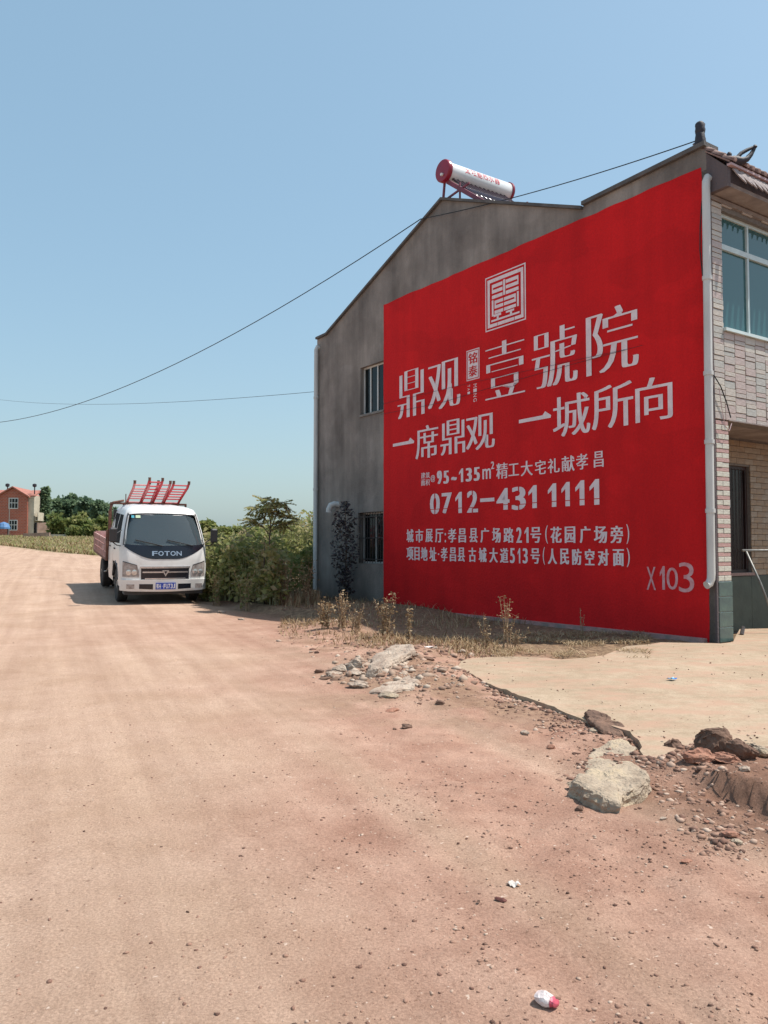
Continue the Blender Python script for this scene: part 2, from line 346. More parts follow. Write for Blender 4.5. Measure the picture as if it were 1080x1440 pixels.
for px_, py_, rr_ in ((1010, 1085, .75), (1060, 1140, .7), (930, 1075, .4), (1000, 1120, .5)):
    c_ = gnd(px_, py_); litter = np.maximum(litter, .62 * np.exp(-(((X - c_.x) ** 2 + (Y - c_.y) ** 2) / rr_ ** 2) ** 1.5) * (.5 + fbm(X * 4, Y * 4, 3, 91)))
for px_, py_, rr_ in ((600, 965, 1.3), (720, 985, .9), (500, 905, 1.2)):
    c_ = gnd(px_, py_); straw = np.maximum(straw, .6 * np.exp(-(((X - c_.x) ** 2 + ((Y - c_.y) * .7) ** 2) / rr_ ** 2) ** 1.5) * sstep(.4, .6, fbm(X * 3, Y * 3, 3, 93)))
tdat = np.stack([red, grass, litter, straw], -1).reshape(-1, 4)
M['ground'], n_, b_, N, L = nmat('dusty_laterite_ground')
tc = N.new('ShaderNodeTexCoord')
def noi(scale, st=(1, 1, 1), rot=0, det=8, rg=.6):
    mp = N.new('ShaderNodeMapping'); mp.inputs['Scale'].default_value = st; mp.inputs['Rotation'].default_value = (0, 0, rot); L.new(tc.outputs['Object'], mp.inputs[0])
    x = N.new('ShaderNodeTexNoise'); x.inputs['Scale'].default_value = scale; x.inputs['Detail'].default_value = det; x.inputs['Roughness'].default_value = rg
    L.new(mp.outputs[0], x.inputs['Vector']); return x.outputs['Fac']
def noi2(scale, st, rot, det=6, rg=.6):      # turn first, then stretch: marks that run along the road
    m1 = N.new('ShaderNodeMapping'); m1.inputs['Rotation'].default_value = (0, 0, rot); L.new(tc.outputs['Object'], m1.inputs[0])
    mp = N.new('ShaderNodeMapping'); mp.inputs['Scale'].default_value = st; L.new(m1.outputs[0], mp.inputs[0])
    x = N.new('ShaderNodeTexNoise'); x.inputs['Scale'].default_value = scale; x.inputs['Detail'].default_value = det; x.inputs['Roughness'].default_value = rg
    L.new(mp.outputs[0], x.inputs['Vector']); return x.outputs['Fac']
def ramp(inp, c0, c1, p0=.35, p1=.65):
    r = N.new('ShaderNodeValToRGB'); r.color_ramp.elements[0].position = p0; r.color_ramp.elements[1].position = p1
    r.color_ramp.elements[0].color = (*c0, 1); r.color_ramp.elements[1].color = (*c1, 1); L.new(inp, r.inputs[0]); return r.outputs[0]
def mix(fac, a, b, mode='MIX'):
    x = N.new('ShaderNodeMixRGB'); x.blend_type = mode
    if isinstance(fac, float): x.inputs[0].default_value = fac
    else: L.new(fac, x.inputs[0])
    for i, v in ((1, a), (2, b)):
        if isinstance(v, tuple): x.inputs[i].default_value = (*v, 1)
        else: L.new(v, x.inputs[i])
    return x.outputs[0]
att = N.new('ShaderNodeAttribute'); att.attribute_name = 'zone'; sep = N.new('ShaderNodeSeparateColor'); L.new(att.outputs['Color'], sep.inputs[0])
cbeige = ramp(noi(1.1), (.455, .315, .228), (.525, .375, .285))
cred = ramp(noi(2.2), (.375, .218, .16), (.49, .315, .238))
col = mix(sep.outputs[0], cbeige, cred)
streak = ramp(noi2(1.0, (2.6, .14, 1), R(-22), 5), (.84, .79, .77), (1.05, 1.04, 1.03), .36, .60); col = mix(.75, col, streak, 'MULTIPLY')
fine = ramp(noi2(1.0, (11, .35, 1), R(-22), 5), (.90, .89, .88), (1.04, 1.04, 1.04), .36, .62); col = mix(.4, col, fine, 'MULTIPLY')
grain = ramp(noi(90, det=5, rg=.8), (.60, .57, .55), (1.14, 1.14, 1.14), .30, .64); col = mix(1.0, col, grain, 'MULTIPLY')
blotch = ramp(noi(5.0, det=9, rg=.72), (.88, .85, .83), (1.03, 1.03, 1.03), .30, .56); col = mix(.6, col, blotch, 'MULTIPLY')
fleck = ramp(noi(26, det=3, rg=.75), (.52, .48, .46), (1, 1, 1), .30, .37); col = mix(.8, col, fleck, 'MULTIPLY')
pale = ramp(noi(34, det=2, rg=.6), (0, 0, 0), (1, 1, 1), .69, .74); pr_ = N.new('ShaderNodeSeparateColor'); L.new(pale, pr_.inputs[0]); col = mix(pr_.outputs[0], col, (.60, .46, .37))
vo = N.new('ShaderNodeTexVoronoi'); vo.inputs['Scale'].default_value = 38; L.new(tc.outputs['Object'], vo.inputs['Vector'])
sp_ = ramp(vo.outputs['Distance'], (1, 1, 1), (0, 0, 0), .05, .16); dens = ramp(noi(3.0), (0, 0, 0), (1, 1, 1), .5, .62)
spm = mix(1.0, sp_, dens, 'MULTIPLY'); spr = N.new('ShaderNodeSeparateColor'); L.new(spm, spr.inputs[0]); col = mix(spr.outputs[0], col, (.30, .20, .15))
cgrass = ramp(noi(.35), (.17, .15, .075), (.30, .24, .14)); col = mix(sep.outputs[1], col, cgrass)
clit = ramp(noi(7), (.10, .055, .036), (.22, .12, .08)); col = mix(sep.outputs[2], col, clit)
cst_shade = ramp(noi(12, det=8), (.12, .075, .05), (.33, .225, .14), .3, .72); col = mix(att.outputs['Alpha'], col, cst_shade)  # straw and soil tone, darkened to paint in the shade by the wall
L.new(col, b_.inputs['Base Color']); b_.inputs['Roughness'].default_value = .95; b_.inputs['Specular IOR Level'].default_value = .1
bp = N.new('ShaderNodeBump'); bp.inputs['Strength'].default_value = .8; bp.inputs['Distance'].default_value = .02
L.new(noi(30, det=10, rg=.78), bp.inputs['Height']); L.new(bp.outputs[0], b_.inputs['Normal'])
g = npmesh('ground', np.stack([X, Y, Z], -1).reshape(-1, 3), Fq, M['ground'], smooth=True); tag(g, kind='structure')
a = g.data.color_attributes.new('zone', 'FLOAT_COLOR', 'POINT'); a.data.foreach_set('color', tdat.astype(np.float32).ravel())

# concrete apron, dusted with soil
M['apron'], n_, b_, N, L = nmat('dusty_concrete_apron'); tc = N.new('ShaderNodeTexCoord')
c = ramp(noi(.8), (.35, .265, .185), (.44, .34, .245)); c = mix(.8, c, ramp(noi(9), (.85, .83, .8), (1.03, 1.03, 1.03), .35, .6), 'MULTIPLY')
c = mix(1.0, c, ramp(noi(60, det=4), (.86, .85, .84), (1.04, 1.04, 1.04), .35, .6), 'MULTIPLY')
c = mix(ramp(noi(1.7, (1, 2, 1)), (0, 0, 0), (.85, .85, .85), .46, .66), c, (.41, .26, .185))
L.new(c, b_.inputs['Base Color']); b_.inputs['Roughness'].default_value = .9; b_.inputs['Specular IOR Level'].default_value = .15
bp = N.new('ShaderNodeBump'); bp.inputs['Strength'].default_value = .4; bp.inputs['Distance'].default_value = .01; L.new(noi(40), bp.inputs['Height']); L.new(bp.outputs[0], b_.inputs['Normal'])
bm = bmesh.new(); pts = []
for i in range(len(SLAB)):
    a_, b2 = SLAB[i], SLAB[(i + 1) % len(SLAB)]; k = max(1, int((b2 - a_).length / .07)) if i < 17 else 2
    for j in range(k):
        p = a_.lerp(b2, j / k); jt = .05 if i < 17 else .02
        if i in (22, 23): jt = 0
        p = p + Vector(((fbm(np.array(p.x * 5), np.array(p.y * 5), 3, 88) - .5) * jt * 2.4, (fbm(np.array(p.x * 5), np.array(p.y * 5), 3, 95) - .5) * jt * 4, 0)); pts.append(p)
vs = [bm.verts.new((p.x, p.y, .045 + .012 * (mnoise.noise((p.x * 2, p.y * 2, 0))))) for p in pts]
f = bm.faces.new(vs); bmesh.ops.triangulate(bm, faces=[f])
ex = [bm.verts.new((p.x + .0, p.y, -.06)) for p in pts]
for i in range(len(pts)): bm.faces.new((vs[i], vs[(i + 1) % len(pts)], ex[(i + 1) % len(pts)], ex[i]))
bmesh.ops.recalc_face_normals(bm, faces=bm.faces); me = bpy.data.meshes.new('pavement'); bm.to_mesh(me); bm.free(); me.materials.append(M['apron'])
tag(link('pavement', me), kind='structure')
# low soil lip that breaks up the apron's edge is part of the ground noise above

# ------------------------------------------------------------------ the painted house
house = empty('house', (CN[0], CN[1], 0), AW, 'two-storey grey house whose gable wall is painted with a huge red advertisement', 'house')
YE = 11.49; ZE = 6.86
TOP = [(0.031, 7.30), (2.39, 7.23), (2.40, 7.17), (6.23, 8.71), (10.98, 6.87), (YE, 6.86)]
def topz(y):
    return float(np.interp(y, [p[0] for p in TOP], [p[1] for p in TOP]))
HOLES = [(8.42, 9.40, 4.57, 5.72), (8.44, 9.50, 1.01, 2.22)]
def wall_cols(mb, ybr, zbot, topf, holes, fn):
    yb = sorted(set(ybr + [h[0] for h in holes] + [h[1] for h in holes]))
    for a_, b2 in zip(yb[:-1], yb[1:]):
        if b2 - a_ < 1e-6: continue
        hs = sorted([(h[2], h[3]) for h in holes if h[0] <= a_ + 1e-6 and h[1] >= b2 - 1e-6]); z = zbot
        for h0, h1 in hs: fn(mb, a_, b2, z, z, h0, h0); z = h1
        fn(mb, a_, b2, z, z, topf(a_ + 1e-5), topf(b2 - 1e-5))
def side_seg(mb, a_, b2, za, zb, ta, tb):
    mb.hexa([(0, a_, za), (.24, a_, za), (.24, b2, zb), (0, b2, zb), (0, a_, ta), (.24, a_, ta), (.24, b2, tb), (0, b2, tb)])
mb = MB(); wall_cols(mb, [p[0] for p in TOP], -.25, topz, HOLES, side_seg); mb.build('gable_wall', M['render'], house)
mb = MB()        # coping and verge boards along the gable top
for i in range(len(TOP) - 1):
    (a0, z0), (a1, z1) = TOP[i], TOP[i + 1]
    if i == 1: continue
    t = .07 if i in (0,) else .06
    mb.hexa([(-.06, a0, z0 + .004), (.30, a0, z0 + .004), (.30, a1, z1 + .004), (-.06, a1, z1 + .004), (-.06, a0, z0 + t), (.30, a0, z0 + t), (.30, a1, z1 + t), (-.06, a1, z1 + t)])
mb.build('verge_coping', M['coping'], house)
mb = MB()        # roof planes (two pitches), back wall, inner flat roof
mb.hexa([(.31, 2.4, 7.0), (9, 2.4, 7.0), (9, 6.23, 8.54), (.31, 6.23, 8.54), (.31, 2.4, 7.12), (9, 2.4, 7.12), (9, 6.23, 8.66), (.31, 6.23, 8.66)])
mb.hexa([(.31, 6.231, 8.54), (9, 6.231, 8.54), (9, 11.7, 6.62), (.31, 11.7, 6.62), (.31, 6.231, 8.66), (9, 6.231, 8.66), (9, 11.7, 6.74), (.31, 11.7, 6.74)])
mb.build('roof', M['roof_tile'], house)
mb = MB(); mb.box(.241, 9, 11.25, YE, -.2, 6.6); mb.box(8.76, 9, .25, 11.24, -.2, 6.95); mb.build('rear_wall', M['render'], house)
mb = MB(); mb.box(.241, 8.75, .25, 11.2, 3.24, 3.36); mb.box(.241, 8.75, .5, 2.39, 6.75, 6.9); mb.build('floor_slab', M['soffit'], house)
mb = MB(); mb.box(.26, 8.7, 4.2, 4.3, 0, 6.6); mb.build('inner_partition', M['black'], house)

# red painted advert: a coat of paint with an uneven edge
def paint_sheet(y0, y1, z0, z1, x, holes=(), n=46, m=34, jit=.02):
    yb = np.linspace(y0, y1, n + 1); zb = np.linspace(z0, z1, m + 1); V = []; 
    for i, yy in enumerate(yb):
        for j, zz in enumerate(zb):
            jy = (mnoise.noise((zz * 3, 1.7, i)) * jit if i in (0, n) else 0); jz = (mnoise.noise((yy * 2.5, 9.2, j)) * jit * 1.5 if j in (0, m) else 0)
            if j == m: jz += -.01
            V.append((x, yy + jy, zz + jz))
    Fs = [(i * (m + 1) + j, i * (m + 1) + j + 1, (i + 1) * (m + 1) + j + 1, (i + 1) * (m + 1) + j) for i in range(n) for j in range(m)]
    return V, Fs
V, Fs = paint_sheet(.12, 8.41, -.03, 7.03, -.004)
mb = MB().add(V, Fs); advert = mb.build('painted_advert', M['red_paint'], house); 
# --- glyphs
_gl = {}
def glyph_mesh(ch, off=0.0, rot=0):
    k = (ch, off)
    if k not in _gl:
        cu = bpy.data.curves.new('t', 'FONT'); cu.body = ch; cu.size = 1; cu.resolution_u = 4; cu.offset = off; cu.fill_mode = 'FRONT'
        o = bpy.data.objects.new('t', cu); COL.objects.link(o); bpy.context.view_layer.update()
        me = bpy.data.meshes.new_from_object(o.evaluated_get(bpy.context.evaluated_depsgraph_get()))
        V = np.array([v.co[:2] for v in me.vertices]); Fc = [tuple(p.vertices) for p in me.polygons]
        bpy.data.objects.remove(o); bpy.data.curves.remove(cu); bpy.data.meshes.remove(me)
        _gl[k] = (V, Fc)
    return _gl[k]
def put(mb, ch, y0, y1, z0, z1, x=-.008, off=0.0, fat=0.0, rot=0, copies=None, rows=None):
    """glyph fitted to the box: left y0 -> right y1 (y0 > y1 on the wall), bottom z0, top z1"""
    V, Fc = glyph_mesh(ch, off)
    if len(V) == 0: return
    V = V.copy()
    if rot: V = np.stack([V[:, 1], -V[:, 0]], -1)
    lo, hi = V.min(0), V.max(0); u = (V - lo) / np.maximum(hi - lo, 1e-6); wd = abs(y0 - y1)
    sh = [0] if not fat else ([-fat, 0, fat] if not copies else list(np.linspace(-fat, fat, copies)))
    for i, s in enumerate(sh):
        yy = y0 + (y1 - y0) * (fat / wd + u[:, 0] * (1 - 2 * fat / wd)) - s * 1.0 if fat else y0 + (y1 - y0) * u[:, 0]
        zz = z0 + (z1 - z0) * u[:, 1]
        mb.add([(x - .0006 * i, a_, b2) for a_, b2 in zip(yy, zz)], Fc)
def one_glyph(mb, y0, y1, z0, z1, x=-.008):
    P = [(.46, 0), (.98, 0), (.98, 1), (.60, 1), (.0, .72), (.0, .56), (.46, .72)]
    mb.add([(x, y0 + (y1 - y0) * u, z0 + (z1 - z0) * v) for u, v in P], [(0, 1, 2, 3, 6), (3, 4, 5, 6)])
def pxchar(mb, ch, x0, x1, t, b, **k):
    if isinstance(mb, CharLine): mb.cur = MB(); mb.parts.append(mb.cur)
    if ch == '1': return one_glyph(mb, W(x0, 700)[0], W(x1, 700)[0], W((x0 + x1) / 2, b)[1], W((x0 + x1) / 2, t)[1], k.get('x', -.008))
    ya, yb = W(x0, 700)[0], W(x1, 700)[0]; xm = (x0 + x1) / 2; put(mb, ch, ya, yb, W(xm, b)[1], W(xm, t)[1], **k)
class CharLine:          # collects one mesh per character
    def __init__(s): s.parts = []
    def add(s, v, f): s.cur.add(v, f); return s
    def build(s, name, m, parent):
        for p in s.parts: p.build('letter', m, parent)
def stroke_bar(mb, y0, y1, z0, z1, x=-.008): mb.add([(x, y0, z0), (x, y1, z0), (x, y1, z1), (x, y0, z1)], [(0, 1, 2, 3)])
mb = CharLine()
for ch, x0, x1, t, b in [('鼎', 559.6, 598, 520, 586), ('观', 602.5, 648.7, 508, 574), ('壹', 683.7, 740.3, 478, 557), ('號', 750, 815, 460, 542), ('院', 827, 902, 431, 521)]:
    pxchar(mb, ch, x0, x1, t, b, off=-.02, fat=.042, copies=9)
mb.build('lettering', M['white_paint'], advert)
mb = CharLine()
for ch, x0, x1, t, b in [('席', 584.7, 617, 598, 644), ('鼎', 620, 655, 590, 638.5), ('观', 656, 697, 583.4, 632), ('城', 779, 832, 554, 612), ('所', 834, 893, 539.6, 601), ('向', 895.7, 948.7, 530, 591)]:
    pxchar(mb, ch, x0, x1, t, b, off=-.008, fat=.020, copies=5)
for x0, x1, t, b in [(553, 583, 617, 630), (731, 776.6, 580, 597)]:
    ya, yb = W(x0, 700)[0], W(x1, 700)[0]; zm = (W((x0 + x1) / 2, t)[1] + W((x0 + x1) / 2, b)[1]) / 2; s = abs(ya - yb)
    mb.cur = MB(); mb.parts.append(mb.cur); mb.add([(-.008, ya, zm - .035), (-.008, yb + .02 * s, zm - .035), (-.008, yb, zm + .01), (-.008, yb + .18 * s, zm + .10), (-.008, yb + .26 * s, zm + .035), (-.008, ya, zm + .03)], [(0, 1, 2, 3, 4, 5)])
mb.build('lettering', M['white_paint'], advert)
mb = CharLine()
L3 = [('建', 592.6, 598.6, 664.6, 673), ('筑', 599, 605, 664, 672.6), ('面', 592.6, 598.6, 674.5, 683), ('积', 599, 605, 674, 682.6), ('@', 606, 612.3, 668, 678)]
for ch, x0, x1, t, b in L3: pxchar(mb, ch, x0, x1, t, b, fat=.004)
for ch, x0, x1, t, b in [('9', 614.8, 622.2, 662, 680.7), ('5', 624, 632, 662, 680), ('~', 635, 643, 670.5, 675.5), ('1', 646, 652, 659, 678), ('3', 655.5, 664.4, 658, 677), ('5', 666.7, 675.6, 657, 676)]:
    pxchar(mb, ch, x0, x1, t, b, off=.0, fat=.028, copies=5)
for ch, x0, x1, t, b in [('m', 679, 691, 659, 673.5), ('2', 691, 695.8, 649, 659.5), ('精', 698.5, 715, 651, 673), ('工', 715.7, 730.6, 652, 669), ('大', 733, 750, 648, 669), ('宅', 753, 768.5, 647, 667), ('礼', 771, 788, 644.6, 665), ('献', 790.7, 809, 641, 663), ('孝', 811, 828, 638, 660), ('昌', 836, 850, 634.5, 657)]:
    pxchar(mb, ch, x0, x1, t, b, fat=.008)
mb.build('lettering', M['white_paint'], advert)
mb = CharLine(); cut = MB()
for ch, x0, x1, t, b in [('0', 605, 619, 694, 723), ('7', 621.5, 636, 693, 722), ('1', 640.7, 650, 692, 721.5), ('2', 657, 672.6, 690, 720.7), ('4', 698.5, 717, 686.7, 717), ('3', 720, 740, 684.4, 717), ('1', 743.5, 755.5, 682.6, 714.6), ('1', 771, 783, 680, 713), ('1', 790, 802, 678, 712), ('1', 809.6, 822.6, 675.7, 710.7), ('1', 829.6, 843.5, 674, 710)]:
    pxchar(mb, ch, x0, x1, t, b, off=.012, fat=.02, copies=3)
    ya, yb = W(x0, 700)[0], W(x1, 700)[0]; zb = W((x0 + x1) / 2, b)[1]; zt_ = W((x0 + x1) / 2, t)[1]; hh = zt_ - zb
    stroke_bar(cut, ya + .03, yb - .03, zb + .22 * hh, zb + .25 * hh, -.0115)
    if ch in '023':
        m_ = (ya + yb) / 2; stroke_bar(cut, m_ + .014, m_ - .014, zb + .78 * hh, zt_ + .02, -.0118); stroke_bar(cut, m_ + .014, m_ - .014, zb - .02, zb + .20 * hh, -.0118)
ya, yb = W(675.6, 700)[0], W(695.6, 700)[0]; zz = W(685, 703)[1]; mb.cur = MB(); mb.parts.append(mb.cur); stroke_bar(mb, ya, yb, zz - .035, zz + .035)
mb.build('lettering', M['white_paint'], advert); tag(cut.build('stencil_gap', M['red_cover'], advert), kind='stuff')
R5 = [('城', 571.9, 582), ('市', 584.4, 595.6), ('展', 598.5, 609), ('厅', 612, 623.7), (':', 625.5, 627.5), ('孝', 630, 642), ('昌', 645, 655.6), ('县', 660, 672), ('广', 675.6, 688), ('场', 692, 704.4), ('路', 708, 722.8), ('2', 726, 734), ('1', 737.6, 743.5), ('号', 746, 761), ('(', 766.7, 770.4), ('花', 774, 790), ('园', 794, 809), ('广', 815, 830.6), ('场', 835, 853.7), ('旁', 858, 876), (')', 880.6, 884.6)]
R6 = [('项', 571.9, 582), ('目', 583, 590.4), ('地', 592, 601.5), ('址', 604, 614), ('·', 616, 618), ('孝', 620, 629.6), ('昌', 632.6, 641.5), ('县', 643.7, 654), ('古', 659, 669.6), ('城', 673, 684.4), ('大', 688, 700), ('道', 703, 714.8), ('5', 717, 724), ('1', 727.8, 731.5), ('3', 734.8, 742), ('号', 746, 759), ('(', 763, 766), ('人', 770, 783), ('民', 787, 800), ('防', 804, 817.6), ('空', 822, 835.6), ('对', 840, 855.6), ('面', 861, 877), (')', 880.6, 885)]
for row, (tl, bl), (tr, br) in ((R5, (744.4, 762.6), (739.3, 763.8)), (R6, (769.2, 787.6), (772.4, 796))):
    mb = CharLine()
    for ch, x0, x1 in row:
        u = ((x0 + x1) / 2 - 572) / 298; t = tl + (tr - tl) * u; b = bl + (br - bl) * u
        if ch == ':': t += 6
        if ch == '·': t, b = (t + b) / 2 - 1.2, (t + b) / 2 + 1.2
        if ch in '()': t -= 2; b += 1
        pxchar(mb, ch, x0, x1, t, b, off=.004, fat=.012 if ch not in '()·:' else 0)
    mb.build('lettering', M['white_paint'], advert)
mb = CharLine()
for ch, x0, x1, t, b in [('X', 908, 921, 797, 829.4), ('1', 926.6, 933.8, 796, 829), ('0', 936, 952, 798, 829), ('3', 953, 974.7, 791, 833)]:
    pxchar(mb, ch, x0, x1, t, b, off=-.006, fat=.004)
mb.build('lettering', M['chalk'], advert)
# small upright plate 铭泰 and its letters
yl, yr = W(656.8, 600)[0], W(675, 600)[0]; zt1, zb1 = W(666, 491)[1], W(666, 534)[1]
mb = MB(); stroke_bar(mb, yl, yr, zb1, zt1, -.006); mb.build('seal_plate', M['white_paint'], advert)
mb = MB(); hm = (zt1 + zb1) / 2; dy_ = (yl - yr) * .15
put(mb, '铭', yl - dy_, yr + dy_, hm + .02, zt1 - .07, x=-.010, off=.006, fat=.006); put(mb, '泰', yl - dy_, yr + dy_, zb1 + .07, hm - .02, x=-.010, off=.006, fat=.006)
g_ = .02
for (a_, b2, c_, d_) in ((yl - .02, yr + .02, zt1 - .035, zt1 - .02), (yl - .02, yr + .02, zb1 + .02, zb1 + .035), (yl - .02, yl - .035, zb1 + .036, zt1 - .036), (yr + .035, yr + .02, zb1 + .036, zt1 - .036)): stroke_bar(mb, a_, b2, c_, d_, -.0105)
mb.build('lettering', M['red_cover'], advert)
mb = MB()
for s_, xa, xb, ya_, yb_ in (('MING', 666.8, 671.6, 539, 566), ('TAI', 658.6, 662, 540.5, 555)):
    n = len(s_)
    for i, ch in enumerate(s_):
        h_ = (yb_ - ya_) / n; pxchar(mb, ch, xa, xb, ya_ + h_ * i + .6, ya_ + h_ * (i + .8), rot=1)
mb.build('lettering', M['white_paint'], advert)
# square seal above the headline
SY0, SY1, SZ0, SZ1 = 4.89, 3.78, 5.59, 6.66
def sb(mb, u0, u1, v0, v1, x=-.008): stroke_bar(mb, SY0 + (SY1 - SY0) * u0, SY0 + (SY1 - SY0) * u1, SZ1 - (SZ1 - SZ0) * v1, SZ1 - (SZ1 - SZ0) * v0, x)
mb = MB()
sb(mb, 0, 1, 0, .022); sb(mb, 0, 1, .978, 1); sb(mb, 0, .022, .022, .978); sb(mb, .972, 1, .022, .978)
sb(mb, .055, .945, .06, .125); sb(mb, .055, .30, .885, .945); sb(mb, .31, .72, .885, .945); sb(mb, .73, .945, .885, .945); sb(mb, .055, .115, .126, .884); sb(mb, .885, .945, .126, .884)
for v in (.17, .27, .37): sb(mb, .17, .44, v, v + .062); sb(mb, .52, .83, v, v + .062)
sb(mb, .455, .505, .15, .43); sb(mb, .17, .20, .233, .269); sb(mb, .80, .83, .233, .269)
for v in (.475, .565, .66): sb(mb, .235, .455, v, v + .058); sb(mb, .475, .765, v, v + .058)
sb(mb, .235, .27, .534, .564); sb(mb, .73, .765, .534, .564); sb(mb, .165, .21, .455, .75); sb(mb, .79, .835, .455, .72)
sb(mb, .211, .40, .725, .77); sb(mb, .29, .34, .771, .815); sb(mb, .62, .67, .771, .815); sb(mb, .52, .72, .735, .77); sb(mb, .15, .85, .816, .85)
mb.build('seal_mark', M['white_paint'], advert)
# thin slack wires along the painted wall
def wire_on_wall(pts, r, name, x=-.03):
    P = [(x, W(a_, b2)[0], W(a_, b2)[1]) for a_, b2 in pts]; MB().tube(P, r, 5).build(name, M['cable'], house)
wire_on_wall([(537, 583), (620, 567), (700, 543), (780, 520), (860, 498), (905, 486)], .0035, 'cable')
wire_on_wall([(537, 569), (640, 544), (760, 518), (880, 492)], .0028, 'cable')

# --- gable windows
def window(name, y0, y1, z0, z1, mull, fmat, gmat, depth=.13, fw=.04, x_in=0.0):
    wroot = MB(); fr = MB(); x0, x1 = depth, depth + .05
    fr.box(x0, x1, y0, y1, z0, z0 + fw); fr.box(x0, x1, y0, y1, z1 - fw, z1); fr.box(x0, x1, y0, y0 + fw, z0 + fw, z1 - fw); fr.box(x0, x1, y1 - fw, y1, z0 + fw, z1 - fw)
    for m_ in mull: fr.box(x0 - .004, x1, m_ - fw / 2, m_ + fw / 2, z0 + fw, z1 - fw)
    wn = fr.build(name, fmat, house)
    br = [y0 + fw] + [m_ for m_ in mull] + [y1 - fw]
    for a_, b2 in zip(br[:-1], br[1:]): MB().box(x0 + .02, x0 + .026, a_ + .012, b2 - .012, z0 + fw, z1 - fw).build('pane', gmat, wn)
    return wn
w1 = window('window', 8.42, 9.40, 4.57, 5.72, [8.8, 9.1], M['alu_white'], M['glass_dark'], .10)
MB().box(-.03, .235, 8.40, 9.42, 4.52, 4.568).build('sill', M['concrete_cap'], w1)
w2 = window('window', 8.44, 9.50, 1.01, 2.22, [8.97], M['alu_white'], M['glass_dark'], .16)
for k in range(10):
    yy = 8.47 + k * .111; MB().tube([(.035, yy, 1.02), (.035, yy, 2.21)], .008, 5).build('bar', M['iron'], w2)
for zz in (1.1, 1.6, 2.1): MB().box(.02, .05, 8.45, 9.49, zz, zz + .02).build('bar', M['iron'], w2)
for (a_, b2, c_, d_) in HOLES: MB().box(.5, .52, a_ - .5, b2 + .5, c_ - .5, d_ + .5).build('window_backing', M['black'], house)
MB().box(-.12, -.006, .16, 8.6, -.2, .055).build('base_ledge', M['ledge'], house)
# --- pipes on the gable
def pipe(pts, r, name='drain_pipe', joints=(), mt='pvc'):
    o = MB().tube(pts, r, 12).build(name, M[mt], house, smooth=50)
    for j in joints:
        p = Vector(j); MB().lathe([(r + .012, -.03), (r + .012, .03)], p, 'z', 12).build('pipe_collar', M[mt], o, smooth=40)
    return o
pipe([(.02, .0, 6.78), (-.04, .0, 6.80), (-.07, .0, 6.74), (-.075, .0, 6.6), (-.075, .02, 3.5), (-.075, .03, 1.0), (-.075, .035, .92), (-.10, .05, .85), (-.15, .06, .83)], .058, 'drain_pipe', [(-.075, .008, 5.3), (-.075, .017, 3.9), (-.075, .022, 2.9), (-.075, .026, 1.9)])
pipe([(.02, 11.40, 6.62), (-.05, 11.40, 6.64), (-.08, 11.40, 6.56), (-.08, 11.40, 6.4), (-.08, 11.42, .3)], .055, 'drain_pipe', [(-.08, 11.40, 5.3), (-.08, 11.41, 2.9)])
pipe([(.02, 10.42, 2.46), (-.10, 10.44, 2.47), (-.17, 10.48, 2.44), (-.2, 10.52, 2.34), (-.2, 10.53, 2.27)], .075, 'vent_elbow')
MB().tube([(-.035, .05, 6.75), (-.05, .09, 6.45), (-.055, .12, 6.1), (-.055, .13, 5.75), (-.05, .10, 5.4), (-.045, .05, 5.0), (-.03, .03, 4.0), (.01, -.03, 3.85), (.12, -.05, 3.72), (.26, -.05, 3.5), (.36, -.05, 3.28)], .009, 5).build('cable', M['cable'], house)
MB().tube([(.08, -.05, 3.7), (.12, -.06, 3.4), (.2, -.06, 3.14), (.3, -.06, 3.08), (.38, -.05, 3.2)], .006, 5).build('cable', M['trim_pink'], house)
# --- facade: pillar, upper wall with window, eave
FX1 = 9.0
mb = MB(); mb.box(.0, .38, .03, .235, -.25, 3.235); mb.box(.241, .38, .236, .40, -.25, 3.235); pil = mb.build('pillar', M['grout'], house)
mb = MB(); WX0, WX1, WZ0, WZ1 = .32, 3.0, 4.63, 6.42
def fseg(mb, a_, b2, za, zb, ta, tb): mb.hexa([(a_, .03, za), (b2, .03, zb), (b2, .24, zb), (a_, .24, za), (a_, .03, ta), (b2, .03, tb), (b2, .24, tb), (a_, .24, ta)])
wall_cols(mb, [.0, FX1], 3.24, lambda y: 6.95, [(WX0, WX1, WZ0, WZ1), (4.2, 6.8, WZ0, WZ1)], fseg)
fwall = mb.build('front_wall', M['grout'], house)
def tile(x0, x1, z0, z1, m, parent, y=.0, d=.028, name='tile'):
    k = ('t', round(x1 - x0, 3), round(z1 - z0, 3), m, d)
    if k not in _gl:
        w_, h_ = (x1 - x0) / 2, (z1 - z0) / 2; _gl[k] = MB().box(-w_, w_, 0, d, -h_, h_).mesh(name, M[m], bevel=.004)
    o = link(name, _gl[k], parent); o.location = ((x0 + x1) / 2, y, (z0 + z1) / 2); return o
random.seed(3); cnt = 0; TW = .272; far = MB()
ci = 0; x = .045
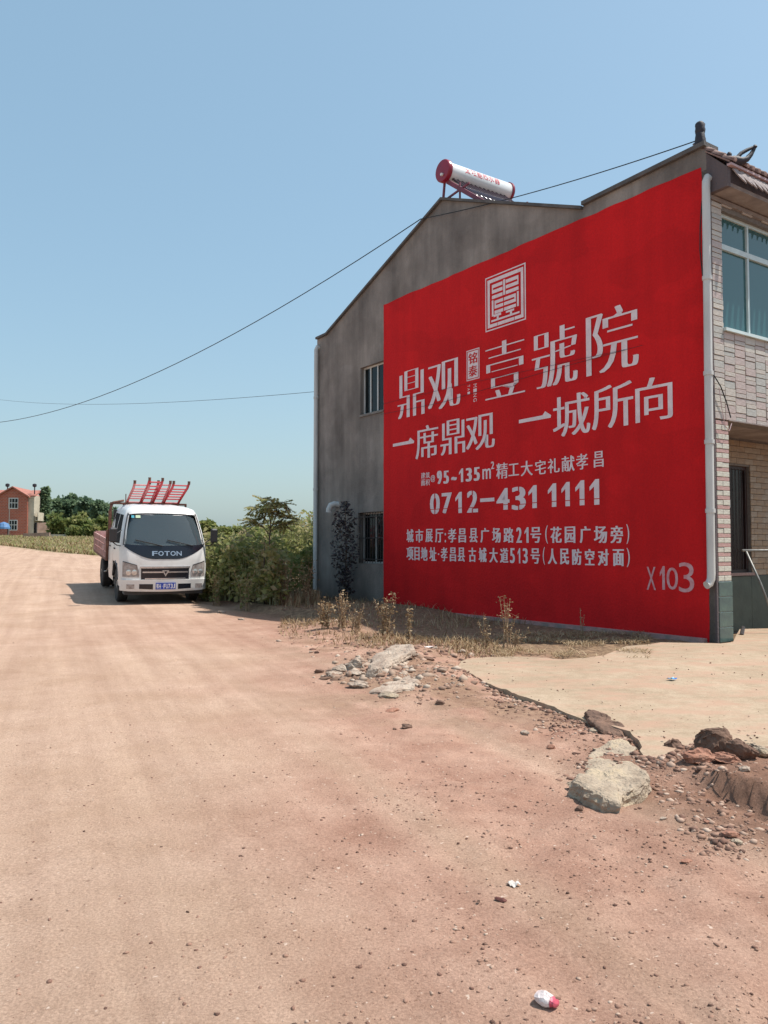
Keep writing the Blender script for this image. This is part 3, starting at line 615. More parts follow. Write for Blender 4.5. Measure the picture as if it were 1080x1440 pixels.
while x < FX1 - .1:
    z = 3.25; j = 0
    if ci == 0: x0, x1 = x, x + .262
    else: x0, x1 = x, x + TW
    pat = ci % 2
    while z < 6.48:
        hh = (.115 if (j // 2 + pat) % 2 else .068) if ci else (.075 if j % 3 else .105)
        z0, z1 = z + .004, z + hh - .004; z += hh; j += 1
        for wx0, wx1 in ((WX0, WX1), (4.2, 6.8)):
            if x1 > wx0 + .005 and x0 < wx1 - .005 and z1 > WZ0 - .02 and z0 < WZ1 + .02:
                z0 = None; break
        if z0 is None: continue
        y_ = random.uniform(-.005, .006)
        if x0 < 2.0: tile(x0 + .004, x1 - .004, z0, z1, 'ftile%d' % random.choice([0, 0, 1, 1, 2, 2, 3, 4]), fwall, y_); cnt += 1
        else: far.box(x0 + .004, x1 - .004, y_, y_ + .028, z0, z1)
    x = x1 + .002; ci += 1
tag(far.build('tile_field', M['ftile1'], fwall), kind='stuff')
z = .885; j = 0
while z < 3.22:
    hh = .078 if j % 2 == 0 else .060
    xx = .045
    for x0, x1 in ((.062, .205), (.207, .375)) if j % 2 == 0 else ((.062, .375),):
        tile(x0, x1 - .002, z + .003, z + hh - .003, 'ptile_light' if j % 2 == 0 else 'ptile_pink', pil, random.uniform(-.006, .002))
    z += hh; j += 1
for k in range(4): tile(.05, .385, .0 + k * .22 + .004, .22 + k * .22 - .008, 'gtile', pil, -.012, .04)
MB().box(.052, .378, .006, .03, .0, .883).build('grout_bed', M['grout_light'], pil)
MB().box(.0, .04, -.004, .029, -.1, 6.93).build('corner_strip', M['dark_plaster'], house)
# lintel over the porch
MB().box(.38, FX1, -.012, .029, 3.243, 3.262).build('lintel_edge', M['soffit'], house)
MB().box(.02, FX1, -.02, .235, 6.5, 6.56).build('head_band', M['soffit'], house)
def fwindow(x0, x1, z0, z1, label=None):
    fr = MB(); ya, yb = .10, .16; fw = .05
    fr.box(x0, x1, ya, yb, z0, z0 + fw); fr.box(x0, x1, ya, yb, z1 - fw, z1); fr.box(x0, x0 + fw, ya, yb, z0 + fw, z1 - fw); fr.box(x1 - fw, x1, ya, yb, z0 + fw, z1 - fw)
    zr = z0 + 1.28; fr.box(x0 + fw, x1 - fw, ya - .01, yb, zr - .04, zr + .04)
    n = 3; ms = [x0 + (x1 - x0) * k / n - (.07 if k == 1 else 0) for k in range(n + 1)]
    for m_ in ms[1:-1]: fr.box(m_ - .022, m_ + .022, ya - .004, yb, z0 + fw, zr - .04); fr.box(m_ - .022, m_ + .022, ya - .004, yb, zr + .04, z1 - fw)
    wn = fr.build('window', M['alu'], house)
    for a_, b2 in zip(ms[:-1], ms[1:]):
        for c_, d_ in ((z0 + fw, zr - .04), (zr + .04, z1 - fw)): MB().box(max(a_, x0 + fw), min(b2, x1 - fw), ya + .03, ya + .036, c_, d_).build('pane', M['glass'], wn)
        MB().box(max(a_, x0 + fw) + .02, min(b2, x1 - fw) - .02, ya + .5, ya + .51, c_ - 1, d_).build('curtain', M['black'], wn)
    MB().box(x0 - .02, x1 + .02, -.045, .099, z0 - .05, z0 - .004).build('sill', M['alu'], wn)
fwindow(WX0, WX1, WZ0, WZ1); fwindow(4.2, 6.8, WZ0, WZ1)
# porch
PY = 1.0
mb = MB(); wall_cols(mb, [.241, FX1], -.2, lambda y: 3.239, [(1.55, 2.56, .95, 2.77), (4.4, 5.6, .0, 2.3)], lambda mb, a_, b2, za, zb, ta, tb: mb.hexa([(a_, PY, za), (b2, PY, zb), (b2, PY + .2, zb), (a_, PY + .2, za), (a_, PY, ta), (b2, PY, tb), (b2, PY + .2, tb), (a_, PY + .2, ta)]))
pw = mb.build('porch_wall', M['grout'], house)
x = .4; ci = 0; far = MB(); random.seed(5); pcount = 0
while x < FX1 - .3:
    z = .90; j = 0
    while z < 3.2:
        hh = .10; z0, z1 = z + .004, z + hh - .003; z += hh; j += 1; x0, x1 = x + .003 + (.1 if j % 2 else 0), x + .247 + (.1 if j % 2 else 0)
        bad = False
        for (a_, b2, c_, d_) in ((1.55, 2.56, .95, 2.77), (4.4, 5.6, 0, 2.3)):
            if z1 > c_ + .02 and z0 < d_ - .02:
                if x0 >= a_ - .01 and x1 <= b2 + .01: bad = True
                elif x0 < a_ < x1: x1 = a_ - .002
                elif x0 < b2 < x1: x0 = b2 + .002
        if bad or x1 - x0 < .03: continue
        y_ = PY - .02 + random.uniform(-.003, .003); mm = random.choice(['porch_tile', 'porch_tile', 'porch_tile2'])
        if 2.2 < x0 < 3.3 and pcount < 130: tile(x0, x1, z0, z1, mm, pw, y_, .019); pcount += 1
        else: far.box(x0, x1, y_, y_ + .019, z0, z1)
    x += .25; ci += 1
tag(far.build('tile_field', M['porch_tile'], pw), kind='stuff')
for k in range(12):
    if k in (5, 6): continue
    MB().box(.42 + k * .7, .42 + k * .7 + .694, PY - .03, PY - .002, -.02, .885).build('plinth_panel', M['wainscot'], pw)
fr = MB()
for a_, b2, c_, d_ in ((1.55, 2.56, .95, 1.0), (1.55, 2.56, 2.71, 2.77), (1.55, 1.61, 1.0, 2.71), (2.5, 2.56, 1.0, 2.71), (2.02, 2.08, 1.0, 2.71), (1.61, 2.02, 2.25, 2.3)): fr.box(a_, b2, PY + .05, PY + .11, c_, d_)
pwn = fr.build('window', M['darkwood'], house)
MB().box(1.6, 2.51, PY + .075, PY + .08, 1.0, 2.72).build('pane', M['porchglass'], pwn)
for k in range(9): MB().tube([(1.66 + k * .1, PY + .02, 1.0), (1.66 + k * .1, PY + .02, 2.72)], .007, 5).build('bar', M['iron'], pwn)
MB().box(1.70, 1.98, PY + .0, PY + .03, 2.05, 2.18).build('notice', M['alu_white'], pwn)
MB().box(1.5, 2.62, PY - .06, PY + .1, .90, .948).build('sill', M['granite'], pwn)
MB().box(4.45, 5.55, PY + .06, PY + .1, .0, 2.28).build('door', M['darkwood'], house)
MB().box(.3, FX1, PY + .6, PY + .62, -.1, 3.2).build('window_backing', M['black'], house)
# pent roof with eave: end block, drip tiles, roof tiles
mb = MB(); mb.hexa([(-.01, -.30, 6.58), (.07, -.30, 6.58), (.07, .029, 6.57), (-.01, .029, 6.57), (-.01, -.30, 6.86), (.07, -.30, 6.86), (.07, .029, 7.19), (-.01, .029, 7.19)])
mb.build('eave_end_block', M['dark_plaster'], house)
mb = MB(); mb.hexa([(.071, -.28, 6.60), (FX1, -.28, 6.60), (FX1, .029, 6.58), (.071, .029, 6.58), (.071, -.28, 6.66), (FX1, -.28, 6.66), (FX1, .029, 6.90), (.071, .029, 6.90)])
mb.build('eave_soffit', M['soffit'], house)
mb = MB(); mb.box(.0, FX1, -.36, -.29, 6.872, 6.905); mb.build('eave_edge', M['trim_pink'], house)
pent = MB(); pent.hexa([(-.03, -.34, 6.91), (FX1, -.34, 6.91), (FX1, .03, 7.197), (-.03, .03, 7.197), (-.03, -.34, 6.935), (FX1, -.34, 6.935), (FX1, .03, 7.222), (-.03, .03, 7.222)]); pent.hexa([(.31, .031, 7.198), (FX1, .031, 7.198), (FX1, .24, 7.36), (.31, .24, 7.36), (.31, .031, 7.223), (FX1, .031, 7.223), (FX1, .24, 7.385), (.31, .24, 7.385)])
pent.hexa([(.31, .241, 7.36), (FX1, .241, 7.36), (FX1, .6, 7.0), (.31, .6, 7.0), (.31, .241, 7.385), (FX1, .241, 7.385), (FX1, .6, 7.03), (.31, .6, 7.03)])
pr = pent.build('pent_roof', M['roof_tile'], house)
rt = MB()
prof = [(.062 * math.cos(a_), .055 * math.sin(a_)) for a_ in np.linspace(0, math.pi, 7)]
L0 = math.hypot(.58, .45)
V = []; Fs = []
for (s, o_) in ((0, 0), (1, .012)): pass
for q in (0, 1):
    for (cx, cz) in prof: V.append((cx, q * .20, cz + .012 * (1 - q)))
n = len(prof)
for k in range(n - 1): Fs.append((k, k + 1, n + k + 1, n + k))
Fs.append(tuple(range(n))[::-1]); Fs.append(tuple(range(n, 2 * n)))
tme = MB().add(V, Fs).mesh('roof_tile', M['roof_tile'], smooth=True); 
ang = math.atan2(.45, .58); x = .06; k = 0
farR = MB()
while x < FX1:
    for j in range(4):
        yy, zz = -.36 + j * .155, 6.92 + j * .155 * .776
        if x < 5.2 and k < 160:
            o = link('roof_tile', tme, pr); o.location = (x + random.uniform(-.006, .006), yy, zz + .004 * j); o.rotation_euler = (ang, random.uniform(-.05, .05), 0); k += 1
    x += .155
mb = MB()
for x in np.arange(.06, FX1, .3): mb.lathe([(.05, 0), (.05, .28)], (max(x, .32), .24, 7.40), 'x', 8)
mb.build('ridge_tile', M['roof_tile'], pr)
V = [(-.05, 0, 0), (.04, 0, 0), (.055, -.03, -.14), (.03, -.05, -.29), (-.03, -.03, -.16)]
V2 = [(a_, b2 + .02, c_) for a_, b2, c_ in V]
dme = MB().add(V + V2, [(0, 1, 2, 3, 4), (9, 8, 7, 6, 5), (0, 5, 6, 1), (1, 6, 7, 2), (2, 7, 8, 3), (3, 8, 9, 4), (4, 9, 5, 0)]).mesh('drip_tile', M['drip'], bevel=.003)
V = [(-.03, 0, 0), (.03, 0, 0), (.075, -.05, -.20), (.02, -.06, -.22)]
x = .14
while x < 5:
    o = link('drip_tile', dme, pr); o.location = (x, -.325, 6.868); o.rotation_euler = (R(-14), R(random.uniform(-24, -16)), 0); x += .145
mb = MB(); mb.hexa([(.072, -.283, 6.662), (FX1, -.283, 6.662), (FX1, -.20, 6.662), (.072, -.20, 6.662), (.072, -.30, 6.87), (FX1, -.30, 6.87), (FX1, -.2, 6.87), (.072, -.2, 6.87)]); mb.build('fascia', M['dark_fascia'], house)
# finials
def finial(loc, scale, rot, kind):
    mb = MB()
    if kind == 0:
        mb.tube([(0, 0, -.02), (0, 0, .06), (-.02, -.01, .14), (0, 0, .2)], [.085, .075, .062, .055], 8)
        mb.lathe([(.05, .17), (.062, .20), (.068, .24), (.06, .27), (.066, .31), (.04, .34), (.02, .345)], (-.005, 0, 0), 'z', 7)
        mb.tube([(.04, .0, .10), (.10, .0, .16), (.13, 0, .10), (.10, 0, .03)], .012, 6)
        mb.tube([(.02, 0, .06), (.12, 0, .03), (.24, 0, -.05)], [.06, .05, .03], 8)
    else:
        mb.tube([(-.12, 0, .0), (-.02, 0, .02), (.1, 0, .02), (.20, 0, .06), (.27, 0, .14), (.33, 0, .24)], [.07, .075, .06, .045, .035, .025], 8)
        mb.tube([(.02, 0, .05), (.10, 0, .14), (.20, 0, .20), (.30, 0, .25)], [.035, .03, .028, .022], 8)
        mb.lathe([(.02, 0), (.04, .02), (.02, .05)], (.335, 0, .24), 'z', 7); mb.lathe([(.03, 0), (.045, .05), (.02, .09)], (-.10, 0, .05), 'z', 7)
    o = mb.build('roof_finial', M['finial'], house, smooth=50); o.location = loc; o.scale = (scale,) * 3; o.rotation_euler = (0, 0, rot); return o
finial((.05, .16, 7.34), 1.15, 0, 0); finial((.15, -.33, 6.96), .95, R(-25), 1)
# ------------------------------------------------------------------ solar water heater
sw = empty('solar_water_heater', hw(0, 0, 0), AW, 'red-capped white solar water heater on the ridge of the painted house', 'water heater')
T0 = (.06, 6.25, W(622, 244, .1)[1])
mb = MB().lathe([(.02, 0), (.20, .0), (.205, .02), (.205, 1.8), (.19, 1.82)], T0, 'x', 28); tank = mb.build('tank', M['tank_white'], sw, smooth=40)
MB().lathe([(.05, -.06), (.225, -.05), (.24, -.03), (.24, .05), (.21, .055)], T0, 'x', 28).build('end_cap', M['maroon'], sw, smooth=40)
MB().lathe([(.207, 0), (.225, .01), (.225, .06), (.1, .08)], (T0[0] + 1.8, T0[1], T0[2]), 'x', 28).build('end_cap', M['maroon'], sw, smooth=40)
MB().lathe([(.035, 0), (.03, -.04)], (T0[0] - .06, T0[1] - .02, T0[2] - .10), 'x', 10).build('port', M['tank_white'], sw)
# lettering on the tank: curved onto its flank
mb = MB(); s_ = '太阳能热水器'; pu = .42
for ch in s_:
    V, Fc = glyph_mesh(ch, .01); lo, hi = V.min(0), V.max(0); u = (V - lo) / (hi - lo)
    P = []
    for a_, b2 in u:
        th = R(182) - (b2) * R(42) ; rr = .208
        P.append((T0[0] + pu + a_ * .15, T0[1] + rr * math.cos(th) * 1.0, T0[2] + rr * math.sin(th)))
    P = [(p[0], T0[1] - abs(p[1] - T0[1]), p[2]) for p in P]
    mb.add(P, Fc); pu += .17
mb.build('lettering', M['red_print'], tank)
ZT = 8.71 - 1.15 * .40 + .06
for k in range(13):
    xx = T0[0] + .16 + k * .122
    MB().tube([(xx, T0[1] - .10, T0[2] - .16), (xx, T0[1] - 1.15, ZT)], .026, 8).build('vacuum_tube', M['tube'], sw, smooth=True)
fr = MB(); ZB = 8.71 - 1.25 * .40 + .03
for xx in (T0[0] + .06, T0[0] + 1.72):
    fr.bar((xx, T0[1] - .05, T0[2] - .23), (xx, T0[1] - 1.25, ZB), .05, .09); fr.bar((xx, T0[1] + .05, T0[2] - .2), (xx, T0[1] + .12, 8.66), .04)
    fr.bar((xx, T0[1] + .1, 8.76), (xx, T0[1] - .75, T0[2] - .52), .035); fr.bar((xx, T0[1] - .45, T0[2] - .40), (xx, T0[1] - .45, 8.5), .03)
fr.bar((T0[0] + .06, T0[1] - 1.2, ZB + .02), (T0[0] + 1.72, T0[1] - 1.2, ZB + .02), .07, .05)
fr.build('stand', M['rust_frame'], sw)
# ------------------------------------------------------------------ overhead wires and the railing by the porch
def cat_wire(A, B, sag, n=28): 
    A = Vector(A); B = Vector(B); return [A.lerp(B, i / n) - Vector((0, 0, 4 * sag * (i / n) * (1 - i / n))) for i in range(n + 1)]
f0 = hw(.05, .14, 7.47); ya, za = W(596, 309); k1 = hw(-.08, ya, za)
P = cat_wire(f0, hw(.3, W(720, 267, .3)[0], W(720, 267, .3)[1]), .05, 10) 
P = cat_wire(f0, k1, .10, 24)
tag(MB().tube(P, .009, 5).build('power_cable', M['cable']), 'black cable stretched from the dark corner finial past the water heater', 'cable', 'overhead cables')
E1 = at(-160, 574, 44); 
tag(MB().tube(cat_wire(k1, E1, 2.35, 40), .011, 5).build('power_cable', M['cable']), 'long black cable sagging from the gable slope down across the open sky', 'cable', 'overhead cables')
yb, zb_ = W(446, 551); tag(MB().tube(cat_wire(hw(-.05, yb, zb_), at(-40, 556, 52), .45, 40), .006, 4).build('power_cable', M['cable']), 'thin faint cable running left from the gable wall below the heavy one', 'cable', 'overhead cables')
rl = empty('handrail', hw(1.3, -.2, .05), AW, 'bent steel tube railing leaning by the porch at the photo edge', 'railing')
a_ = Vector((0, 0, 0))
def F_(px, py, y):
    r = ray(px, py); t = (y + CN[0] * DV[0] + CN[1] * DV[1]) / (r[0] * DV[0] + r[1] * DV[1])
    return Vector(((r[0] * t - CN[0]) * PV[0] + (r[1] * t - CN[1]) * PV[1] - 1.3, y + .2, H + r[2] * t - .05))
q0 = F_(1044, 774, .4); q1 = Vector((q0.x + 2.6, q0.y, q0.z)); 
MB().tube([q0, q1], .018, 8).build('rail', M['steel'], rl, smooth=True)
MB().tube([F_(1049, 775, .4), F_(1070, 821, .2), F_(1092, 880, .0)], .017, 8).build('leg', M['steel'], rl, smooth=True)
MB().tube([F_(1045, 882, .25), F_(1043, 893, .2)], .03, 6).build('leg', M['iron'], rl)
MB().tube([q1 + Vector((-.9, 0, 0)), q1 + Vector((-.9, 0, -.9))], .017, 8).build('leg', M['steel'], rl, smooth=True)

# ------------------------------------------------------------------ truck
M['tw'] = pm('white_truck_paint', (.72, .71, .69), (.60, .58, .55), 2.2, .28, spec=.6, c3=(.70, .69, .67))
M['twd'] = pm('dusty_white_paint', (.60, .57, .53), (.42, .37, .32), 3, .45)
M['tblack'] = pm('black_gloss_panel', (.012, .014, .022), (.01, .011, .018), 3, .2)
M['swin'] = pm('tinted_side_glass', (.010, .010, .013), (.008, .008, .010), 5, .6, spec=.03)
M['rubber'] = pm('dusty_rubber', (.045, .038, .034), (.022, .02, .019), 9, .85)
M['tplastic'] = pm('dark_plastic', (.03, .03, .034), (.02, .02, .022), 8, .5)
M['chrome'] = pm('dull_chrome', (.62, .62, .64), (.45, .45, .47), 6, .22, metal=.85)
M['lampglass'] = pm('headlamp_lens', (.42, .38, .36), (.24, .20, .19), 14, .15, c3=(.34, .30, .28))
M['reflector'] = pm('lamp_reflector', (.7, .7, .7), (.5, .5, .5), 9, .15, metal=.7)
M['screen'] = glassmat('windscreen_glass', (.085, .11, .125), .58, .03)
M['bed'] = pm('faded_red_bed_paint', (.60, .42, .39), (.44, .24, .21), 5, .7, .2, 30, c3=(.46, .27, .24))
M['plate_blue'] = pm('blue_plate', (.015, .06, .42), (.012, .05, .36), 5, .4)
M['plate_white'] = pm('white_print', (.8, .8, .8), (.75, .75, .75), 5, .4)
M['sticker'] = pm('pale_green_sticker', (.55, .66, .45), (.45, .58, .4), 20, .6)
M['sticker_blue'] = pm('blue_sticker', (.08, .4, .5), (.06, .33, .45), 20, .6)
M['rusty'] = pm('rusty_brown_steel', (.20, .09, .06), (.11, .05, .035), 9, .8, .3, 40)
M['seatc'] = pm('grey_seat_cloth', (.10, .09, .085), (.07, .06, .06), 9, .9)
M['paper'] = pm('white_paper', (.56, .52, .48), (.45, .40, .36), 9, .8)
fa = gnd(170, 846, .15); ra = gnd(145, 824, .37)
tz = fa.z
rear = Vector((-.425, .905, 0)).normalized(); lat = Vector((rear.y, -rear.x, 0))
tang = math.atan2(lat.y, lat.x)
# front-left wheel (viewer's left) contact is fa ; local wheel position (-.80, 1.02)
org = fa + lat * .80 - rear * 1.02; 
zf = (ztf(fa.x, fa.y) + ztf(*(fa + lat * 1.6)[:2])) / 2; fr_ = fa + rear * 2.9 + lat * .8; zr_ = ztf(fr_.x, fr_.y)
pit = math.atan2(zr_ - zf, 2.9)
truck = empty('parked_truck', (org.x, org.y, zf - 1.02 * math.tan(pit) + .0), tang, 'white light truck with open red bed and ladders parked on the dirt road', 'truck')
truck.rotation_euler = (pit, 0, tang)
def wprof(z): return float(np.interp(z, [.28, .45, .6, 1.0, 1.3, 1.7, 2.02, 2.12, 2.17, 2.2], [.90, .93, .94, .945, .935, .875, .80, .74, .62, .45]))
def fprof(z): return float(np.interp(z, [.28, .36, .6, .9, 1.1, 1.33, 1.5, 1.7, 2.02, 2.12, 2.17, 2.2], [.05, .01, .0, .01, .03, .085, .175, .285, .46, .56, .74, 1.1]))
def S(x, z, off=0.0):
    w_ = wprof(z); u = min(1, abs(x) / w_); y = fprof(z) + .10 * u ** 2 + .16 * max(0, (u - .82) / .18) ** 2 * .9
    return (x, y - off, z)
def patch(mb, xa, xb, top, bot, off, n=16, m=5, thick=.02):
    V = []; Fs = []
    for lay in (off, off - thick):
        for i in range(n + 1):
            x = xa + (xb - xa) * i / n; t, b = top(x), bot(x)
            for j in range(m + 1): V.append(S(x, b + (t - b) * j / m, lay))
    q = (n + 1) * (m + 1)
    for i in range(n):
        for j in range(m):
            a = i * (m + 1) + j; Fs.append((a, a + 1, a + m + 2, a + m + 1)); Fs.append((q + a, q + a + m + 1, q + a + m + 2, q + a + 1))
    for i in range(n):
        a = i * (m + 1); Fs.append((a, a + m + 1, q + a + m + 1, q + a)); a += m; Fs.append((a, q + a, q + a + m + 1, a + m + 1))
    for j in range(m):
        a = j; Fs.append((a, q + a, q + a + 1, a + 1)); a = n * (m + 1) + j; Fs.append((a, a + 1, q + a + 1, q + a))
    return mb.add(V, Fs)
# cab shell: rings from sill to roof; the windscreen is a real opening
BK = 2.35
zs = [.42, .5, .6, .75, .9, 1.0, 1.1, 1.2, 1.28, 1.36, 1.5, 1.65, 1.8, 1.92, 2.0, 2.06, 2.12, 2.17, 2.2]
us = [-1, -.985, -.95, -.9, -.85, -.8, -.65, -.5, -.33, -.16, 0, .16, .33, .5, .65, .8, .85, .9, .95, .985, 1]
ring = []
for z in zs:
    w_ = wprof(z); r_ = [S(u * w_, z) for u in us]; yf = r_[0][1]
    bk = BK - max(0, (z - 2.06)) * 1.5
    side_n = 10
    right = [(w_, yf + (bk - yf) * k / side_n, z) for k in range(1, side_n + 1)]; left = [(-w_, yf + (bk - yf) * k / side_n, z) for k in range(side_n, 0, -1)]
    ring.append(r_ + right + left)
n = len(ring[0]); V = [p for r_ in ring for p in r_]; Fs = []
for i in range(len(zs) - 1):
    for k in range(n):
        if k < len(us) - 1 and zs[i] >= 1.35 and zs[i + 1] <= 2.01 and abs((us[k] + us[k + 1]) / 2) < .91: continue
        k2 = (k + 1) % n
        cy = sum(V[q][1] for q in (i * n + k, i * n + k2)) / 2
        if zs[i + 1] <= .91 and k >= len(us) - 1 and .62 < cy < 1.42 and abs(V[i * n + k][0]) > .8: continue
        Fs.append((i * n + k, i * n + k2, (i + 1) * n + k2, (i + 1) * n + k))
Fs.append(tuple(range((len(zs) - 1) * n, len(zs) * n)))
cab = MB().add(V, Fs).build('cab', M['tw'], truck, smooth=38)
MB().box(-.80, .80, 1.0, 2.28, .9, 1.0).build('cab_floor', M['black'], cab)
ib = MB(); ib.box(-.86, .86, 2.2, 2.3, .95, 2.05); ib.box(-.84, .84, .30, .62, 1.08, 1.26); ib.build('dashboard', M['tplastic'], cab)
for sx in (-.45, .45):
    MB().box(sx - .25, sx + .25, 1.15, 1.3, 1.1, 1.78).build('seat', M['seatc'], cab, bevel=.04)
MB().box(-.12, .12, 1.16, 1.28, 1.1, 1.68).build('seat', M['seatc'], cab, bevel=.04)
a_ = []
for k in range(15): t = 2 * math.pi * k / 14; a_.append((.42 + .19 * math.cos(t), .62 - .06 * math.sin(t) * 1, 1.38 + .15 * math.sin(t)))
MB().tube(a_, .016, 6, cap=False).build('steering_wheel', M['seatc'], cab)
for (x0, x1, z_, h_) in ((-.72, -.42, 1.265, .05), (-.1, .18, 1.265, .06), (.2, .3, 1.265, .03), (.55, .72, 1.265, .05)): MB().box(x0, x1, .34, .5, z_, z_ + h_).build('dash_papers', M['paper'], cab)
wt = lambda x: 2.03 - .05 * (abs(x) / .8) ** 4; wb = lambda x: 1.345 + .02 * (abs(x) / .8) ** 2
ws = patch(MB(), -.845, .845, lambda x: min(wt(x), 2.03), wb, .004, 22, 8, .006)
# keep the glass inside the slanted pillars
ws.v = [(p[0] * min(1, (wprof(p[2]) - .05) / .86), p[1], p[2]) for p in ws.v]
ws.build('windscreen', M['screen'], truck, smooth=40)
sl = MB()
for s_ in (-1, 1): sl.tube([S(s_ * (wprof(z) - .05), z, .008) for z in np.linspace(1.34, 2.03, 8)], .014, 6)
sl.tube([S(x, wt(x), .008) for x in np.linspace(-.76, .76, 13)], .012, 6); sl.build('windscreen_seal', M['tplastic'], truck)
band_top = lambda x: wb(x) + .005 - .01; band_bot = lambda x: 1.045 + .27 * (max(0, abs(x) - .25) / .62) ** 1.7 
patch(MB(), -.86, .86, band_top, lambda x: min(band_bot(x), band_top(x) - .004), .007, 30, 4, .02).build('black_panel', M['tblack'], truck, smooth=30)
def surf_text(s_, x0, x1, z0, z1, off, m, name, parent, cw=None, fat=0.0, gap=.12):
    mb = MB(); n = len(s_); wd = (x1 - x0) / n
    for i, ch in enumerate(s_):
        if ch == ' ': continue
        V, Fc = glyph_mesh(ch, fat); 
        if not len(V): continue
        lo, hi = V.min(0), V.max(0); u = (V - lo) / np.maximum(hi - lo, 1e-6)
        a0 = x0 + wd * i + wd * gap / 2; a1 = a0 + wd * (1 - gap)
        if ch == '1': a0 += wd * .2; a1 -= wd * .25
        if ch == '·': u = u * .2 + .4
        mb.add([S(a0 + (a1 - a0) * p[0], z0 + (z1 - z0) * p[1], off) for p in u], Fc)
    return mb.build(name, m, parent)
surf_text('FOTON', -.30, .36, 1.12, 1.22, .010, M['chrome'], 'lettering', truck, fat=.018)
# wipers
for s_, xx in ((0, -.66), (1, .02)):
    MB().tube([S(xx + .6, 1.33, .03), S(xx + .3, 1.40, .04), S(xx + .02, 1.46, .035)], .012, 5).build('wiper', M['tplastic'], truck)
patch(MB(), -.60, -.50, lambda x: 1.99, lambda x: 1.93, .010, 2, 2, .002).build('sticker', M['sticker'], truck)
patch(MB(), -.69, -.63, lambda x: 1.985, lambda x: 1.93, .010, 2, 2, .002).build('sticker', M['sticker_blue'], truck)
# grille with bars and triangular badge
gt_ = lambda x: .875; gb_ = lambda x: .62
gx = .52
patch(MB(), -gx, gx, lambda x: .875, lambda x: .60 + .0 * abs(x), .003, 14, 3, .02).build('grille', M['tblack'], truck, smooth=30)
for z0, z1, xs_ in ((.845, .885, .54), (.745, .775, .49), (.605, .63, .44)):
    patch(MB(), -xs_, xs_, lambda x: z1, lambda x: z0, .022, 14, 1, .02).build('grille_bar', M['chrome'], truck, smooth=30)
b_ = MB(); a1 = [S(-.075, .80, .035), S(.075, .80, .035), S(0, .665, .035)]; a2 = [S(-.075, .80, .0), S(.075, .80, .0), S(0, .665, .0)]
b_.add(a1 + a2, [(0, 1, 2), (5, 4, 3), (0, 3, 4, 1), (1, 4, 5, 2), (2, 5, 3, 0)]); b_.build('badge', M['chrome'], truck)
b_ = MB(); a1 = [S(-.035, .782, .038), S(.035, .782, .038), S(0, .715, .038)]; b_.add(a1, [(0, 1, 2)]); b_.build('badge_centre', M['tblack'], truck)
# headlamps
for s_ in (-1, 1):
    def tp(x, s_=s_): return np.interp(abs(x), [.56, .60, .90], [.70, .90, .985])
    def bt(x, s_=s_): return np.interp(abs(x), [.56, .9], [.645, .655])
    xa, xb = (.56, .895) if s_ > 0 else (-.895, -.56)
    hl = patch(MB(), xa, xb, tp, bt, .006, 8, 4, .02).build('headlight', M['lampglass'], truck, smooth=30)
    for xx in (.66, .78): MB().lathe([(.055, 0), (.06, -.012), (.03, -.016)], S(s_ * xx, .755, .008), 'y', 14).build('reflector', M['reflector'], hl)
    patch(MB(), *((.57, .89) if s_ > 0 else (-.89, -.57)), lambda x: np.interp(abs(x), [.56, .60, .90], [.72, .915, 1.0]), lambda x: tp(x) + .001, .012, 8, 1, .012).build('lamp_trim', M['tplastic'], hl)
# bumper
bp_ = MB(); patch(bp_, -.935, .935, lambda x: .595, lambda x: .33 + .02 * abs(x), .055, 26, 5, .10); bump = bp_.build('bumper', M['tw'], truck, smooth=35)
for s_ in (-1, 1):
    xa, xb = (.66, .82) if s_ > 0 else (-.82, -.66)
    patch(MB(), xa, xb, lambda x: .50, lambda x: .40, .059, 4, 2, .02).build('fog_light', M['lampglass'], truck)
    xa, xb = (.27, .56) if s_ > 0 else (-.56, -.27)
    patch(MB(), xa, xb, lambda x: .505, lambda x: .385 + .05 * (abs(x) - .27), .058, 4, 2, .02).build('bumper_vent', M['tblack'], truck)
pl = patch(MB(), -.215, .215, lambda x: .53, lambda x: .385, .075, 4, 2, .012).build('number_plate', M['plate_blue'], truck)
surf_text('鄂H·FU73J', -.205, .205, .405, .51, .078, M['plate_white'], 'lettering', pl, fat=.02, gap=.16)
MB().box(-.85, .85, .12, .5, .26, .42).build('underframe', M['tplastic'], truck)
